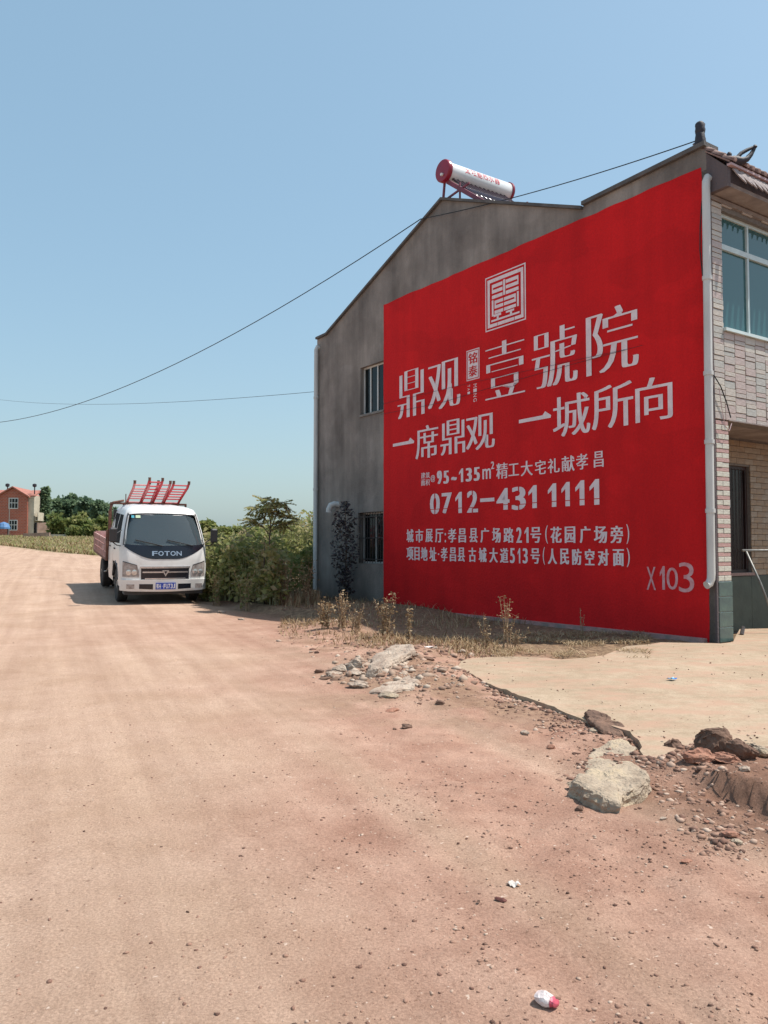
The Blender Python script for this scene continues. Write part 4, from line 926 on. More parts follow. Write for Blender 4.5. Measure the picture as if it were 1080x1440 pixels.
# side windows, doors and handles
for s_ in (-1, 1):
    def sidep(pts, m, name, off, parent):
        V = []
        for (y, z) in pts: V.append((s_ * (wprof(z) + off), y, z))
        V2 = [(s_ * (wprof(z) - .01), y, z) for (y, z) in pts]; n = len(pts)
        return MB().add(V + V2, [tuple(range(n)), tuple(range(2 * n - 1, n - 1, -1))] + [(i, (i + 1) % n, n + (i + 1) % n, n + i) for i in range(n)]).build(name, m, parent)
    sidep([(.52, 1.36), (1.28, 1.33), (1.28, 1.70), (1.28, 1.98), (.80, 1.98), (.64, 1.70)], M['swin'], 'side_window', .006, truck)
    sidep([(1.40, 1.33), (2.1, 1.33), (2.1, 1.7), (2.08, 1.98), (1.40, 1.98), (1.40, 1.70)], M['swin'], 'side_window', .006, truck)
    for y0, y1 in ((.42, .43), (1.335, 1.345), (2.17, 2.18)):
        dj = MB(); dj.hexa([(s_ * .90, y0, .62), (s_ * (wprof(.62) + .003), y0, .62), (s_ * (wprof(.62) + .003), y1, .62), (s_ * .90, y1, .62), (s_ * .88, y0, 1.3), (s_ * (wprof(1.3) + .003), y0, 1.3), (s_ * (wprof(1.3) + .003), y1, 1.3), (s_ * .88, y1, 1.3)]); dj.build('door_joint', M['tplastic'], truck)
    for y0 in (1.14, 2.0): MB().box(*sorted((s_ * .93, s_ * .965)), y0, y0 + .15, 1.18, 1.21).build('door_handle', M['tplastic'], truck, bevel=.006)
    # mirror on its arm
    MB().tube([(s_ * .93, .28, 1.32), (s_ * 1.02, .22, 1.34), (s_ * 1.10, .20, 1.40), (s_ * 1.10, .20, 1.5)], .013, 6).build('mirror_arm', M['tplastic'], truck)
    MB().tube([(s_ * .91, .34, 1.66 if s_ < 0 else 1.36), (s_ * 1.10, .20, 1.55)], .011, 6).build('mirror_arm', M['tplastic'], truck)
    MB().box(*sorted((s_ * 1.02, s_ * 1.18)), .15, .23, 1.40, 1.72).build('mirror', M['tplastic'], truck, bevel=.03)
# wheels
def wheel(x, y, rr=.385, ww=.22, sgn=1):
    o = MB().lathe([(rr * .62, -ww / 2), (rr * .93, -ww / 2), (rr, -ww / 2 + .03), (rr, ww / 2 - .03), (rr * .93, ww / 2), (rr * .62, ww / 2)], (0, 0, 0), 'x', 28).build('wheel', M['rubber'], truck, smooth=35)
    o.location = (x, y, rr)
    MB().lathe([(rr * .6, -ww / 2 + .04), (rr * .58, ww / 2 - .04), ], (0, 0, 0), 'x', 20).build('rim', M['twd'], o)
    MB().lathe([(.09, ww / 2 - .04), (.08, ww / 2 + .0)], (0, 0, 0), 'x', 12).build('hub', M['twd'], o) if sgn > 0 else MB().lathe([(.09, -ww / 2 + .04), (.08, -ww / 2)], (0, 0, 0), 'x', 12).build('hub', M['twd'], o)
    for k in range(0, 36):
        pass
    t_ = MB()
    for k in range(36):
        a = 2 * math.pi * k / 36
        for s2 in (-1, 1): t_.bar((s2 * .02, math.cos(a) * (rr + .002), math.sin(a) * (rr + .002)), (s2 * (ww / 2 - .03), math.cos(a + .05) * (rr + .002), math.sin(a + .05) * (rr + .002)), .03, .012, up=(0, math.cos(a), math.sin(a)))
    tag(t_.build('tread', M['rubber'], o), kind='stuff'); return o
for s_ in (-1, 1):
    wheel(s_ * .80, 1.02, sgn=s_); wheel(s_ * .82, 3.92, sgn=s_); wheel(s_ * .57, 3.92, sgn=s_)
    MB().tube([(s_ * .93, 1.02 - .46, .55), (s_ * .93, 1.02 - .36, .80), (s_ * .93, 1.02, .92), (s_ * .93, 1.02 + .36, .80), (s_ * .93, 1.02 + .46, .55)], .03, 6).build('wheel_arch', M['tplastic'], truck)
MB().box(-.7, .7, 1.0, 1.06, .36, .42).build('axle', M['iron'], truck)
MB().box(-.42, -.34, .5, 5.2, .52, .68).build('chassis_rail', M['iron'], truck); MB().box(.34, .42, .5, 5.2, .52, .68).build('chassis_rail', M['iron'], truck)
MB().lathe([(.24, 0), (.24, .7)], (.62, 2.5, .58), 'y', 16).build('fuel_tank', M['iron'], truck)
MB().tube([(-.86, 2.45, .75), (-.92, 2.9, .5), (-.92, 3.35, .45)], .02, 6).build('side_guard', M['steel'], truck)
MB().box(-.86, .86, .6, 1.9, .30, .41).build('underframe', M['tplastic'], truck)
# load bed with drop sides
y0, y1 = 2.52, 5.35; bw = 1.0
bd = MB(); bd.box(-bw, bw, y0, y1, .80, .86); bed = bd.build('load_bed', M['rusty'], truck)
for s_ in (-1, 1):
    for k in range(3):
        a = sorted((s_ * bw, s_ * (bw - .035))); d0 = MB()
        d0.box(*a, y0, y1, .865 + k * .165, .865 + k * .165 + .135)
        for q in range(9): d0.box(*sorted((s_ * (bw + .001), s_ * (bw + .018))), y0 + .1 + q * .32, y0 + .14 + q * .32, .865 + k * .165, .865 + k * .165 + .15)
        d0.build('side_board', M['bed'], bed)
    MB().box(*sorted((s_ * bw, s_ * (bw - .05))), y0 - .06, y0 - .002, .8, 1.55).build('bed_post', M['rusty'], bed)
MB().box(-bw + .04, bw - .04, y1 - .04, y1, .865, 1.36).build('tailboard', M['bed'], bed)
hb = MB()
for xx in np.linspace(-.9, .9, 7): hb.bar((xx, y0 - .03, .87), (xx, y0 - .03, 2.20), .045)
for zz in (1.2, 1.6, 2.2): hb.bar((-.92, y0 - .03, zz), (.92, y0 - .03, zz), .05)
hb.tube([(-.92, y0 - .03, .87), (-.93, y0 - .03, 2.0), (-.85, y0 - .03, 2.22), (-.6, y0 - .03, 2.27)], .03, 6); hb.build('headboard_rack', M['rusty'], truck)
MB().tube([(-.62, 2.0, 2.19), (-.62, 2.0, 2.44)], .012, 5).build('aerial', M['rusty'], truck)
# loads: board, ladders
M['lred'] = pm('red_ladder_paint', (.55, .035, .05), (.45, .03, .045), 6, .45)
M['lpink'] = pm('sun_faded_red_paint', (.60, .22, .22), (.5, .15, .16), 6, .6)
TMat = Matrix.Translation(truck.location) @ truck.rotation_euler.to_matrix().to_4x4()
def ladder(x, y_top, z_top, lean, wd, label, m, foot_y=4.9, foot_z=.9):
    o = empty('ladder', (0, 0, 0), 0, label, 'ladder', 'red ladders carried on the truck'); o.matrix_world = TMat
    pts = lambda xx: [(xx, foot_y, foot_z), (xx + lean * .5, 3.4, 1.75), (xx + lean * .9, 2.5, 2.30), (xx + lean, y_top + .15, z_top - .12), (xx + lean * 1.06, y_top, z_top)]
    for s_ in (-1, 1):
        r_ = MB().tube(pts(x + s_ * wd / 2), .03, 7).build('rail', m, o, smooth=True)
        p = pts(x + s_ * wd / 2)[-1]; MB().lathe([(.03, -.03), (.034, .05)], p, 'z', 8).build('end_cap', M['rusty'], r_)
    A = pts(x - wd / 2); B = pts(x + wd / 2)
    for seg in range(4):
        n = (6, 4, 5, 1)[seg]
        for k in range(n):
            t = (k + .5) / n; a = Vector(A[seg]).lerp(Vector(A[seg + 1]), t); b = Vector(B[seg]).lerp(Vector(B[seg + 1]), t)
            MB().tube([a, b], .02, 6).build('rung', m, o)
    return o
ladder(-.42, 1.55, 2.72, .10, .34, 'left ladder of the truck load, its rails curving over the cab roof', M['lpink'])
ladder(-.14, 1.45, 2.80, .12, .30, 'bright red ladder standing tallest in the middle of the truck load', M['lred'])
ladder(.14, 1.7, 2.74, .08, .28, 'slim ladder in the truck load just right of the tallest one', M['lpink'])
ladder(.44, 1.5, 2.74, .14, .36, 'wide ladder at the right side of the truck load', M['lred'])
tp_ = empty('folded_tarpaulin', (0, 0, 0), 0, 'faded pink tarpaulin heaped in the open bed of the truck', 'tarpaulin'); tp_.matrix_world = TMat
V = []; n = 14
for i in range(n):
    for j in range(n):
        u, v = i / (n - 1), j / (n - 1); e = min(u, 1 - u, v, 1 - v) * 2
        V.append((-.95 + 1.3 * u + .02, 3.3 + 1.7 * v, .87 + min(1, e * 3) * (.42 + .14 * mnoise.noise((u * 5, v * 5, 2)))))
Fs = [(i * n + j, (i + 1) * n + j, (i + 1) * n + j + 1, i * n + j + 1) for i in range(n - 1) for j in range(n - 1)]
MB().add(V, Fs).build('cloth', M['lpink'], tp_, smooth=True)

# ------------------------------------------------------------------ far house
D = 112
def fp(px, py): return at(px, py, D)
b0 = at(17, 752, D); bz = b0.z
fh = empty('far_house', (b0.x, b0.y, bz - .0), R(6), 'red-brick two-storey house with cream side wall far across the field', 'house')
s1 = D / F0
def fx(px): return (px - 17) * s1
def fz(py): return (752 - py) * s1
M['fbrick'], n_, b_, N, L = nmat('far_red_brick')
tc = N.new('ShaderNodeTexCoord'); mp = N.new('ShaderNodeMapping'); mp.inputs['Rotation'].default_value = (R(90), 0, 0); L.new(tc.outputs['Object'], mp.inputs[0])
br = N.new('ShaderNodeTexBrick'); br.inputs['Scale'].default_value = 1.2; br.inputs['Color1'].default_value = (.42, .10, .055, 1); br.inputs['Color2'].default_value = (.33, .075, .045, 1); br.inputs['Mortar'].default_value = (.36, .20, .15, 1); br.inputs['Mortar Size'].default_value = .035
L.new(mp.outputs[0], br.inputs['Vector']); L.new(br.outputs['Color'], b_.inputs['Base Color']); b_.inputs['Roughness'].default_value = .8
M['cream'] = pm('cream_render', (.52, .46, .36), (.42, .37, .29), 2, .85)
M['froof'] = pm('far_roof_tile', (.42, .17, .12), (.30, .12, .09), 3, .8)
gab = [(-3, 752), (37, 752), (37, 697), (17, 686.5), (-3, 697)]
P0 = [(fx(a), 0, fz(b)) for a, b in gab]; P1 = [(a, 7, c) for a, _, c in P0]; n = 5
P0b = [(p[0], 0, p[2] - (1.5 if p[2] < .1 else 0)) for p in P0]; P1b = [(p[0], 7, p[2] - (1.5 if p[2] < .1 else 0)) for p in P0]
MB().add(P0b + P1b, [(0, 1, 2, 3, 4), (9, 8, 7, 6, 5)] + [(i, (i + 1) % n, n + (i + 1) % n, n + i) for i in range(n)]).build('brick_wall', M['fbrick'], fh)
MB().box(fx(37) + .005, fx(45), .3, 7, -1.5, fz(696)).build('side_wall', M['cream'], fh)
MB().box(fx(-60), fx(-3) - .005, 1.2, 7, -1.5, fz(698)).build('brick_wall', M['fbrick'], fh)
rf = MB(); t = .18
for (xa, za, xb, zb2) in ((-6, 699.5, 17, 685.5), (17, 685.5, 40, 699.5)):
    rf.hexa([(fx(xa), -.35, fz(za)), (fx(xb), -.35, fz(zb2)), (fx(xb), 7.2, fz(zb2)), (fx(xa), 7.2, fz(za)), (fx(xa), -.35, fz(za) + t), (fx(xb), -.35, fz(zb2) + t), (fx(xb), 7.2, fz(zb2) + t), (fx(xa), 7.2, fz(za) + t)])
rf.hexa([(fx(-60), .7, fz(698)), (fx(-5), .7, fz(698)), (fx(-5), 4, fz(688)), (fx(-60), 4, fz(688)), (fx(-60), .7, fz(698) + t), (fx(-5), .7, fz(698) + t), (fx(-5), 4, fz(688) + t), (fx(-60), 4, fz(688) + t)])
rf.hexa([(fx(30), .2, fz(698)), (fx(46), .2, fz(698)), (fx(44), 4, fz(688)), (fx(30), 4, fz(688)), (fx(30), .2, fz(698) + t), (fx(46), .2, fz(698) + t), (fx(44), 4, fz(688) + t), (fx(30), 4, fz(688) + t)])
rf.build('roof', M['froof'], fh)
def fwin(a, b, t, bo, y=-.06):
    wn = MB().box(fx(a), fx(b), y, y + .05, fz(bo), fz(t)).build('window', M['alu_white'], fh); nn = 3
    for k in range(nn):
        xa = fx(a) + .08 + k * (fx(b) - fx(a) - .08) / nn; MB().box(xa, xa + (fx(b) - fx(a) - .08) / nn - .08, y - .01, y - .001, fz(bo) + .12, fz(t) - .75).build('pane', M['glass_dark'], wn)
        MB().box(xa, xa + (fx(b) - fx(a) - .08) / nn - .08, y - .01, y - .001, fz(t) - .65, fz(t) - .12).build('pane', M['glass_dark'], wn)
fwin(11.5, 24.5, 700, 715.5); fwin(12, 24, 731, 746)
fb = MB(); fb.box(fx(46.5), fx(51), .2, 3, fz(732), fz(731)); fb.box(fx(46.5), fx(47), .2, 3, fz(731), fz(722)); fb.box(fx(50.3), fx(51), .2, 3, fz(731), fz(720)); fb.build('balcony', M['cream'], fh)
MB().box(fx(46.5), fx(48.5), .3, 2, fz(752), fz(735)).build('door', M['black'], fh)
MB().box(fx(38), fx(45), .24, .29, fz(700), fz(697)).build('eave_band', M['cream'], fh)
for px_, py_ in ((43, 684), (6, 684)):
    MB().tube([(fx(px_), 1, fz(py_ + 11)), (fx(px_), 1, fz(py_))], .08, 5).add(*(lambda m: (m.v, m.f))(MB().lathe([(.1, 0), (.28, .1), (.28, .4), (.1, .5)], (fx(px_), 1, fz(py_)), 'z', 7))).build('roof_finial', M['finial'], fh)
po = at(12.5, 748, 104); tag(MB().tube([(0, 0, -1), (0, 0, (748 - 701) * 104 / F0)], .05, 6).build('lamp_pole', M['steel']), 'thin pale pole standing in front of the far red-brick house', 'pole'); bpy.data.objects['lamp_pole'].location = po
tk = at(5, 745, 98); tko = empty('blue_canopy', tk, 0, 'small blue canopy on dark legs beside the far brick house', 'canopy')
M['bluec'] = pm('blue_sheet', (.10, .22, .42), (.07, .16, .32), 3, .6)
MB().lathe([(.05, .95), (.55, .75), (.75, .3), (.75, .1)], (0, 0, 0), 'z', 12).build('cover', M['bluec'], tko)
for s_ in (-1, 1): MB().tube([(s_ * .5, 0, -1.2), (s_ * .5, 0, .12)], .06, 5).build('leg', M['iron'], tko)
# low field walls far left
def lowwall(p0, p1, h, label, m, D1, D2):
    a = at(p0[0], p0[1], D1); b = at(p1[0], p1[1], D2); a.z -= .4; b.z -= .4
    d = (b - a).normalized(); nn = Vector((-d.y, d.x, 0)).normalized() * .12
    mb = MB(); mb.hexa([a - nn, a + nn, b + nn, b - nn] + [p + Vector((0, 0, h + .4)) for p in (a - nn, a + nn, b + nn, b - nn)])
    o = mb.build('field_wall', m); return tag(o, label, 'wall')
M['oldwall'] = pm('old_brick_wall', (.40, .30, .24), (.25, .17, .13), 1.2, .9, c3=(.34, .22, .17))
lowwall((-40, 757.5), (31, 757), .35, 'low pale wall edge running in front of the far brick house', M['cream'], 100, 98)
lowwall((33, 760), (70, 758.5), .75, 'low reddish brick wall in the grassy bank right of the far house', M['oldwall'], 88, 88)
lowwall((72, 757), (108, 757), .45, 'low pale concrete wall under the far trees', M['cream'], 92, 92)
lowwall((52, 752), (88, 751), 1.6, 'higher grey-brown wall behind the far cypress', M['oldwall'], 108, 110)
# ------------------------------------------------------------------ foliage
M['leaf'] = leafmat('green_leaves', [(.12, .16, .05), (.20, .235, .075), (.28, .29, .10), (.36, .33, .15), (.42, .35, .21)], trans=.5)
M['leaf_dark'] = leafmat('dark_tree_leaves', [(.11, .17, .11), (.15, .22, .13), (.20, .27, .15), (.25, .32, .18)], trans=.5)
M['leaf_purple'] = leafmat('dark_purplish_leaves', [(.04, .03, .04), (.07, .06, .065), (.12, .115, .11), (.25, .24, .23)])
M['leaf_dry'] = leafmat('dry_weed', [(.18, .11, .055), (.28, .19, .10), (.40, .29, .17), (.50, .40, .27)], .8, .15)
M['bark'] = pm('bark', (.12, .09, .065), (.06, .045, .035), 9, .9, .5, 40)
M['stem_green'] = pm('green_stem', (.20, .20, .10), (.14, .13, .07), 9, .8)
M['stem_dry'] = pm('dry_stem', (.36, .25, .15), (.24, .15, .09), 9, .85)
def leafquads(P, size, tint, up=.35, asp=.55, rg=None):
    """one bent leaf (two quads sharing the midrib) at every point"""
    rg = rg or rng; n = len(P); d = rg.normal(size=(n, 3)); d[:, 2] = d[:, 2] * .6; d /= np.linalg.norm(d, axis=1)[:, None]
    nn = rg.normal(size=(n, 3)); nn[:, 2] += up * 1.2; s = np.cross(d, nn); s /= np.linalg.norm(s, axis=1)[:, None] + 1e-9; u = np.cross(s, d)
    L_ = size[:, None]; Wd = L_ * asp / 2
    tip = P + d * L_; mid = P + d * L_ * .5; a = mid + s * Wd + u * L_ * .08; b = mid - s * Wd + u * L_ * .08
    V = np.stack([P, a, tip, b], 1).reshape(-1, 3); F = np.arange(4 * n).reshape(-1, 4); return V, F, np.repeat(tint, 4)
def cat(parts):
    V = []; F = []; T = []; o = 0
    for v, f, t in parts: V.append(v); F.append(f + o); T.append(t); o += len(v)
    return np.concatenate(V), np.concatenate(F), np.concatenate(T)
def tree(name, base, h, wd, nleaf, ls, label, m='leaf_dark', cat_='tree', group=None, kind='round', trunk=.3, t0=.0, clumps=26, flat=1.0):
    o = empty(name, base, 0, label, cat_, group); r0 = np.random.default_rng(int(abs(base[0] * 31 + base[1] * 17)) + nleaf)
    C = []; 
    for k in range(clumps):
        if kind == 'cone':
            t = (k + .5) / clumps; rad = wd / 2 * (1 - t ** 1.5) * .75 + .08 * wd; a = r0.uniform(0, 6.28); C.append((math.cos(a) * rad * .5, math.sin(a) * rad * .5, h * (.06 + .9 * t), rad * .75 + .1))
        else:
            v = r0.normal(size=3); v /= np.linalg.norm(v); q = r0.uniform(.35, .85)
            C.append((v[0] * wd / 2 * q, v[1] * wd / 2 * q, h * (trunk + (1 - trunk) / 2) + v[2] * h * (1 - trunk) / 2 * q * flat, wd * r0.uniform(.13, .24)))
    C = np.array(C); k = r0.integers(0, len(C), nleaf); d = r0.normal(size=(nleaf, 3)); d /= np.linalg.norm(d, axis=1)[:, None]
    rr = r0.uniform(.45, 1.05, nleaf)[:, None] * C[k, 3:4]; P = C[k, :3] + d * rr * np.array([1, 1, .8])
    ct = r0.uniform(0, 1, len(C)); ti = np.clip(t0 + .55 * ct[k] + r0.uniform(-.2, .45, nleaf), 0, 1)
    V, F, T = leafquads(P, ls * r0.uniform(.6, 1.3, nleaf), ti, .2, .7, r0)
    npmesh('crown', V, F, M[m], T, parent=o)
    tr = MB(); tr.tube([(0, 0, -.5), (0, 0, h * trunk), (wd * .03, 0, h * .75)], [wd * .045 + .02, wd * .035 + .015, wd * .01 + .01], 7)
    for q in range(6):
        c_ = C[r0.integers(0, len(C))]; z0 = min(h * .5, max(.1 * h, c_[2] * .6)); tr.tube([(0, 0, z0), (c_[0] * .5, c_[1] * .5, (z0 + c_[2]) / 2 + .05 * h), (c_[0], c_[1], c_[2])], [wd * .02 + .01, wd * .013 + .008, wd * .005 + .004], 5)
    tr.build('trunk', M['bark'], o, smooth=True); return o
def far_tree(px, top, wpx, D, label, nl=1500, kind='round', m='leaf_dark', t0=0., trunk=.15, clumps=26, base=None):
    b = at(px, 750, D); zb = ztf(b.x, b.y); p = at(px, top, D); h = p.z - zb
    return tree('cypress_tree' if kind == 'cone' else 'round_tree', (p.x, p.y, zb), h, wpx * D / F0, nl, D * .0052, label, m, kind=kind, t0=t0, trunk=trunk, clumps=clumps, group=None if kind == 'cone' else 'trees along the far field')
far_tree(64, 684, 15, 116, 'tall dark pointed cypress beside the far brick house', 2600, 'cone', clumps=30)
for a in [(52, 697, 20, 124, 'low dark tree behind the far house and left of the cypress'), (80, 700, 22, 122, 'leafy tree just right of the dark cypress'), (98, 694, 30, 124, 'tallest round tree of the far grove, right of the cypress'),
          (122, 698, 30, 122, 'dark spreading tree in the middle of the far grove'), (142, 704, 30, 118, 'dark tree of the far grove closest above the truck bed'), (165, 712, 34, 118, 'far tree partly hidden behind the truck cab')]:
    far_tree(*a, nl=3600, t0=0, clumps=30)
for a in [(84, 722, 34, 104, 'paler green bushy tree in front of the cypress'), (116, 720, 32, 104, 'pale rounded bush tree before the dark far grove'), (146, 724, 28, 98, 'light green bush tree next to the truck bed'), (128, 740, 20, 92, 'small low bush by the far concrete wall'), (104, 742, 16, 92, 'small dark bush left of the low far bush')]:
    far_tree(*a, nl=2600, m='leaf', t0=-.15, trunk=.05)
for a in [(292, 733, 26, 80, 'far tree showing just right of the truck windscreen'), (313, 741, 24, 78, 'low far tree right of the truck mirror'), (338, 744, 34, 80, 'low wide far tree left of the feathery sapling'), (372, 742, 40, 78, 'far tree behind the feathery sapling'), (418, 742, 50, 78, 'far tree behind the thicket next to the grey house')]:
    far_tree(*a, nl=2200, m='leaf', t0=-.1, trunk=.05)
# thicket left of the house
def plant_parts(x, y, z, h, spread, nl, ls, base_t, r0, dry=.0):
    P = []; n = nl; t = r0.uniform(.12, 1, n) ** .8; a = r0.uniform(0, 6.28, n); rad = spread * (1.1 - .6 * t) * r0.uniform(.15, 1, n)
    P = np.stack([x + np.cos(a) * rad, y + np.sin(a) * rad, z + h * t + r0.normal(0, .03, n)], 1)
    big = r0.uniform(.8, 1.7); m_ = min(n, max(8, int(n / big ** 1.5))); P = P[:m_]; t = t[:m_]
    return leafquads(P, ls * big * r0.uniform(.55, 1.35, m_), np.clip(base_t + r0.uniform(-.22, .3, m_) + r0.uniform(-.25, .25), 0, 1), .25, r0.uniform(.35, .7), r0)
r0 = np.random.default_rng(11); parts = []; stems = MB(); VA, VC = gnd(285, 848, .12), gnd(440, 872, 0)
backc = hw(0, YE)
def band(px): return np.interp(px, [285, 320, 360, 400, 445], [752, 752, 741, 729, 717])
cntp = 0
for k in range(5200):
    D = r0.uniform(15.5, 48) if r0.uniform() < .6 else r0.uniform(15.5, 26); px = r0.uniform(262, 560)
    X_ = (px - 540) / F0 * D; Y_ = D
    s_ = ((X_ - VA.x) * -(VC.y - VA.y) + (Y_ - VA.y) * (VC.x - VA.x)) / math.hypot(VC.x - VA.x, VC.y - VA.y)
    hx_ = (X_ - CN[0]) * PV[0] + (Y_ - CN[1]) * PV[1]; hy_ = (X_ - CN[0]) * DV[0] + (Y_ - CN[1]) * DV[1]
    if s_ < np.interp(px, [290, 380, 420], [.35, .6, 1.5]) + r0.uniform(0, .6): continue
    if hx_ > -.9 and hy_ < 12.2: continue
    if px < 292 and D < 21.5: continue
    lim = band(px) if D < 30 else 762
    if hy_ < 10.6 and hx_ > -3.0: continue
    zg = ztf(X_, Y_); hmax = (772 - lim) * D / F0 + H - zg
    hmax = max(hmax, .9) if D < 19.5 else hmax
    if D < 17.0: hmax *= .7
    if hmax < .3: continue
    h = hmax * r0.uniform(.7, 1.06) if D < 30 else min(1.9, hmax) * r0.uniform(.7, 1)
    if fbm(np.array(X_ * .9), np.array(Y_ * .9), 2, 301) < .40: h *= .6
    bt = .35 + .5 * (fbm(np.array(X_ * .6), np.array(Y_ * .6), 2, 303) - .5) * 2; 
    nl = int(38 if D < 26 else 26); parts.append(plant_parts(X_, Y_, zg, h, .28 if D < 26 else .5, nl, .11 if D < 26 else .16, bt + .12, r0)); cntp += 1
    if D < 24: stems.tube([(X_, Y_, zg - .03), (X_ + r0.uniform(-.08, .08), Y_, zg + h * .97)], [.008, .003], 3, cap=False)
    if cntp > 1900: break
k = 0
while k < 420:      # leafy front row at the verge
    D = r0.uniform(15.8, 20.5); px = r0.uniform(284, 392); X_ = (px - 540) / F0 * D; Y_ = D
    s_ = ((X_ - VA.x) * -(VC.y - VA.y) + (Y_ - VA.y) * (VC.x - VA.x)) / math.hypot(VC.x - VA.x, VC.y - VA.y)
    if s_ < .35 or s_ > 1.9: continue
    zg = ztf(X_, Y_); h = np.interp(px, [284, 330, 392], [1.15, 1.4, 1.2]) * r0.uniform(.45, 1.05); k += 1
    bt = .55 + .6 * (fbm(np.array(X_ * 1.1), np.array(Y_ * 1.1), 2, 313) - .5)
    parts.append(plant_parts(X_, Y_, zg, h, .24, 44, .11, bt, r0)); stems.tube([(X_, Y_, zg - .03), (X_ + r0.uniform(-.08, .08), Y_, zg + h * .97)], [.008, .003], 3, cap=False)
V, F, T = cat(parts); tag(npmesh('undergrowth', V, F, M['leaf'], T), kind='stuff'); tag(stems.build('undergrowth_stems', M['stem_green']), kind='stuff')
# dry front skirt and grass blades
def blades(name, pts, h, m, wdt=.008, lean=.35, seed=1, tlo=0, thi=1):
    q = np.random.default_rng(seed); P = np.asarray(pts); n = len(P); hh = h * q.uniform(.45, 1.2, n); a = q.uniform(0, 6.28, n); l = q.uniform(.05, lean, n) * hh
    dx = np.stack([np.cos(a), np.sin(a), np.zeros(n)], 1); sx = np.stack([-np.sin(a), np.cos(a), np.zeros(n)], 1) * (wdt * q.uniform(.6, 1.3, n))[:, None]
    mid = P + dx * (l * .35)[:, None] + np.array([0, 0, 1]) * (hh * .6)[:, None]; tip = P + dx * l[:, None] + np.array([0, 0, 1]) * hh[:, None]
    V = np.stack([P - sx, P + sx, mid + sx * .7, mid - sx * .7, mid - sx * .7, mid + sx * .7, tip + sx * .15, tip - sx * .15], 1).reshape(-1, 3)
    F = np.arange(8 * n).reshape(-1, 4); T = np.repeat(q.uniform(tlo, thi, n), 8); return tag(npmesh(name, V, F, M[m], T), kind='stuff')
def scatter(n, fn, seed):
    q = np.random.default_rng(seed); out = []
    while len(out) < n:
        g_ = fn(q)
        if g_ is not None: out.append(g_)
    A = np.array(out); z = zt(A[:, 0], A[:, 1]); return np.stack([A[:, 0], A[:, 1], z - .01], 1)
def s_skirt(q):
    D = q.uniform(14.5, 21); px = q.uniform(280, 450); X_ = (px - 540) / F0 * D; s_ = ((X_ - VA.x) * -(VC.y - VA.y) + (D - VA.y) * (VC.x - VA.x)) / math.hypot(VC.x - VA.x, VC.y - VA.y)
    if s_ < .5 or s_ > 3.2 or q.uniform() > .05 + s_ * .3 or fbm(np.array(X_ * 1.4), np.array(D * 1.4), 2, 333) < .45: return None
    return (X_, D)
blades('dry_grass', scatter(2300, s_skirt, 3), .26, 'leaf_dry', .009, .5, 4)
def s_wall(q):
    y_ = q.uniform(3.5, 12.5); x_ = -q.uniform(.05, 2.6)
    if fbm(np.array(x_ * 1.6), np.array(y_ * 1.6), 2, 401) < .47: return None
    p = hw(x_, y_); return (p.x, p.y)
blades('dry_grass', scatter(1500, s_wall, 5), .13, 'leaf_dry', .006, 1.6, 6)
def s_scruff(q):
    px = q.uniform(395, 700); g_ = gnd(px, np.interp(px, [395, 560, 700], [878, 902, 920]) + q.normal() * 9)
    return (g_.x, g_.y) if fbm(np.array(g_.x * 1.8), np.array(g_.y * 1.8), 3, 411) > .46 else None
blades('dry_grass', scatter(2600, s_scruff, 15), .10, 'leaf_dry', .006, 2.2, 16, .0, .8)
def s_fld(q):
    px = q.uniform(-60, 330); e_ = float(edge_d(np.array((px - 540) / F0 * 10), np.array(10.0))); D = e_ + .5 + (98 - e_) * q.uniform() ** 1.5; return ((px - 540) / F0 * D, D)
blades('field_grass', scatter(9000, s_fld, 7), .26, 'leaf', .05, 1.2, 8, .45, 1.0)
blades('field_grass', scatter(9000, s_fld, 9), .24, 'leaf_dry', .05, 1.2, 10, 0, .7)
def s_straw(q):
    g_ = gnd(q.uniform(700, 915), q.uniform(892, 930)); return (g_.x, g_.y) if fbm(np.array(g_.x * 2.2), np.array(g_.y * 2.2), 3, 77) > .46 else None
tmp = scatter(3200, s_straw, 11); tmp[:, 2] = np.maximum(tmp[:, 2], .03); blades('straw', tmp, .05, 'leaf_dry', .005, 5.0, 12, .2, .9)
# sapling with feathery leaves
g_ = gt(381, 845); D = 17.7; zb = ztf((381 - 540) / F0 * D, D); base = Vector(((378 - 540) / F0 * D, D, zb)); s2 = D / F0
sap = empty('feathery_sapling', base, 0, 'slender young tree with feathery compound leaves rising above the roadside thicket', 'tree')
def sp(px, py, dy=0): p = at(px, py, D); return Vector((p.x - base.x, dy, p.z - base.z))
tr = MB(); tr.tube([sp(380, 850), sp(379, 800), sp(379, 760), sp(380, 740)], [.03, .026, .02, .015], 6); tr.tube([sp(374, 850, -.2), sp(373, 800, -.2), sp(374, 762, -.15)], [.02, .016, .008], 5)
br_ = [[(380, 745), (372, 728), (362, 716), (356, 712)], [(380, 742), (382, 722), (378, 708), (374, 704)], [(380, 744), (390, 724), (395, 712), (399, 706)], [(380, 748), (394, 732), (403, 726)], [(379, 752), (366, 738), (355, 732), (350, 735)], [(380, 735), (376, 716), (366, 703)], [(380, 735), (388, 715), (387, 703)], [(380, 748), (398, 738), (405, 737)]]
fr_parts = []; q = np.random.default_rng(5)
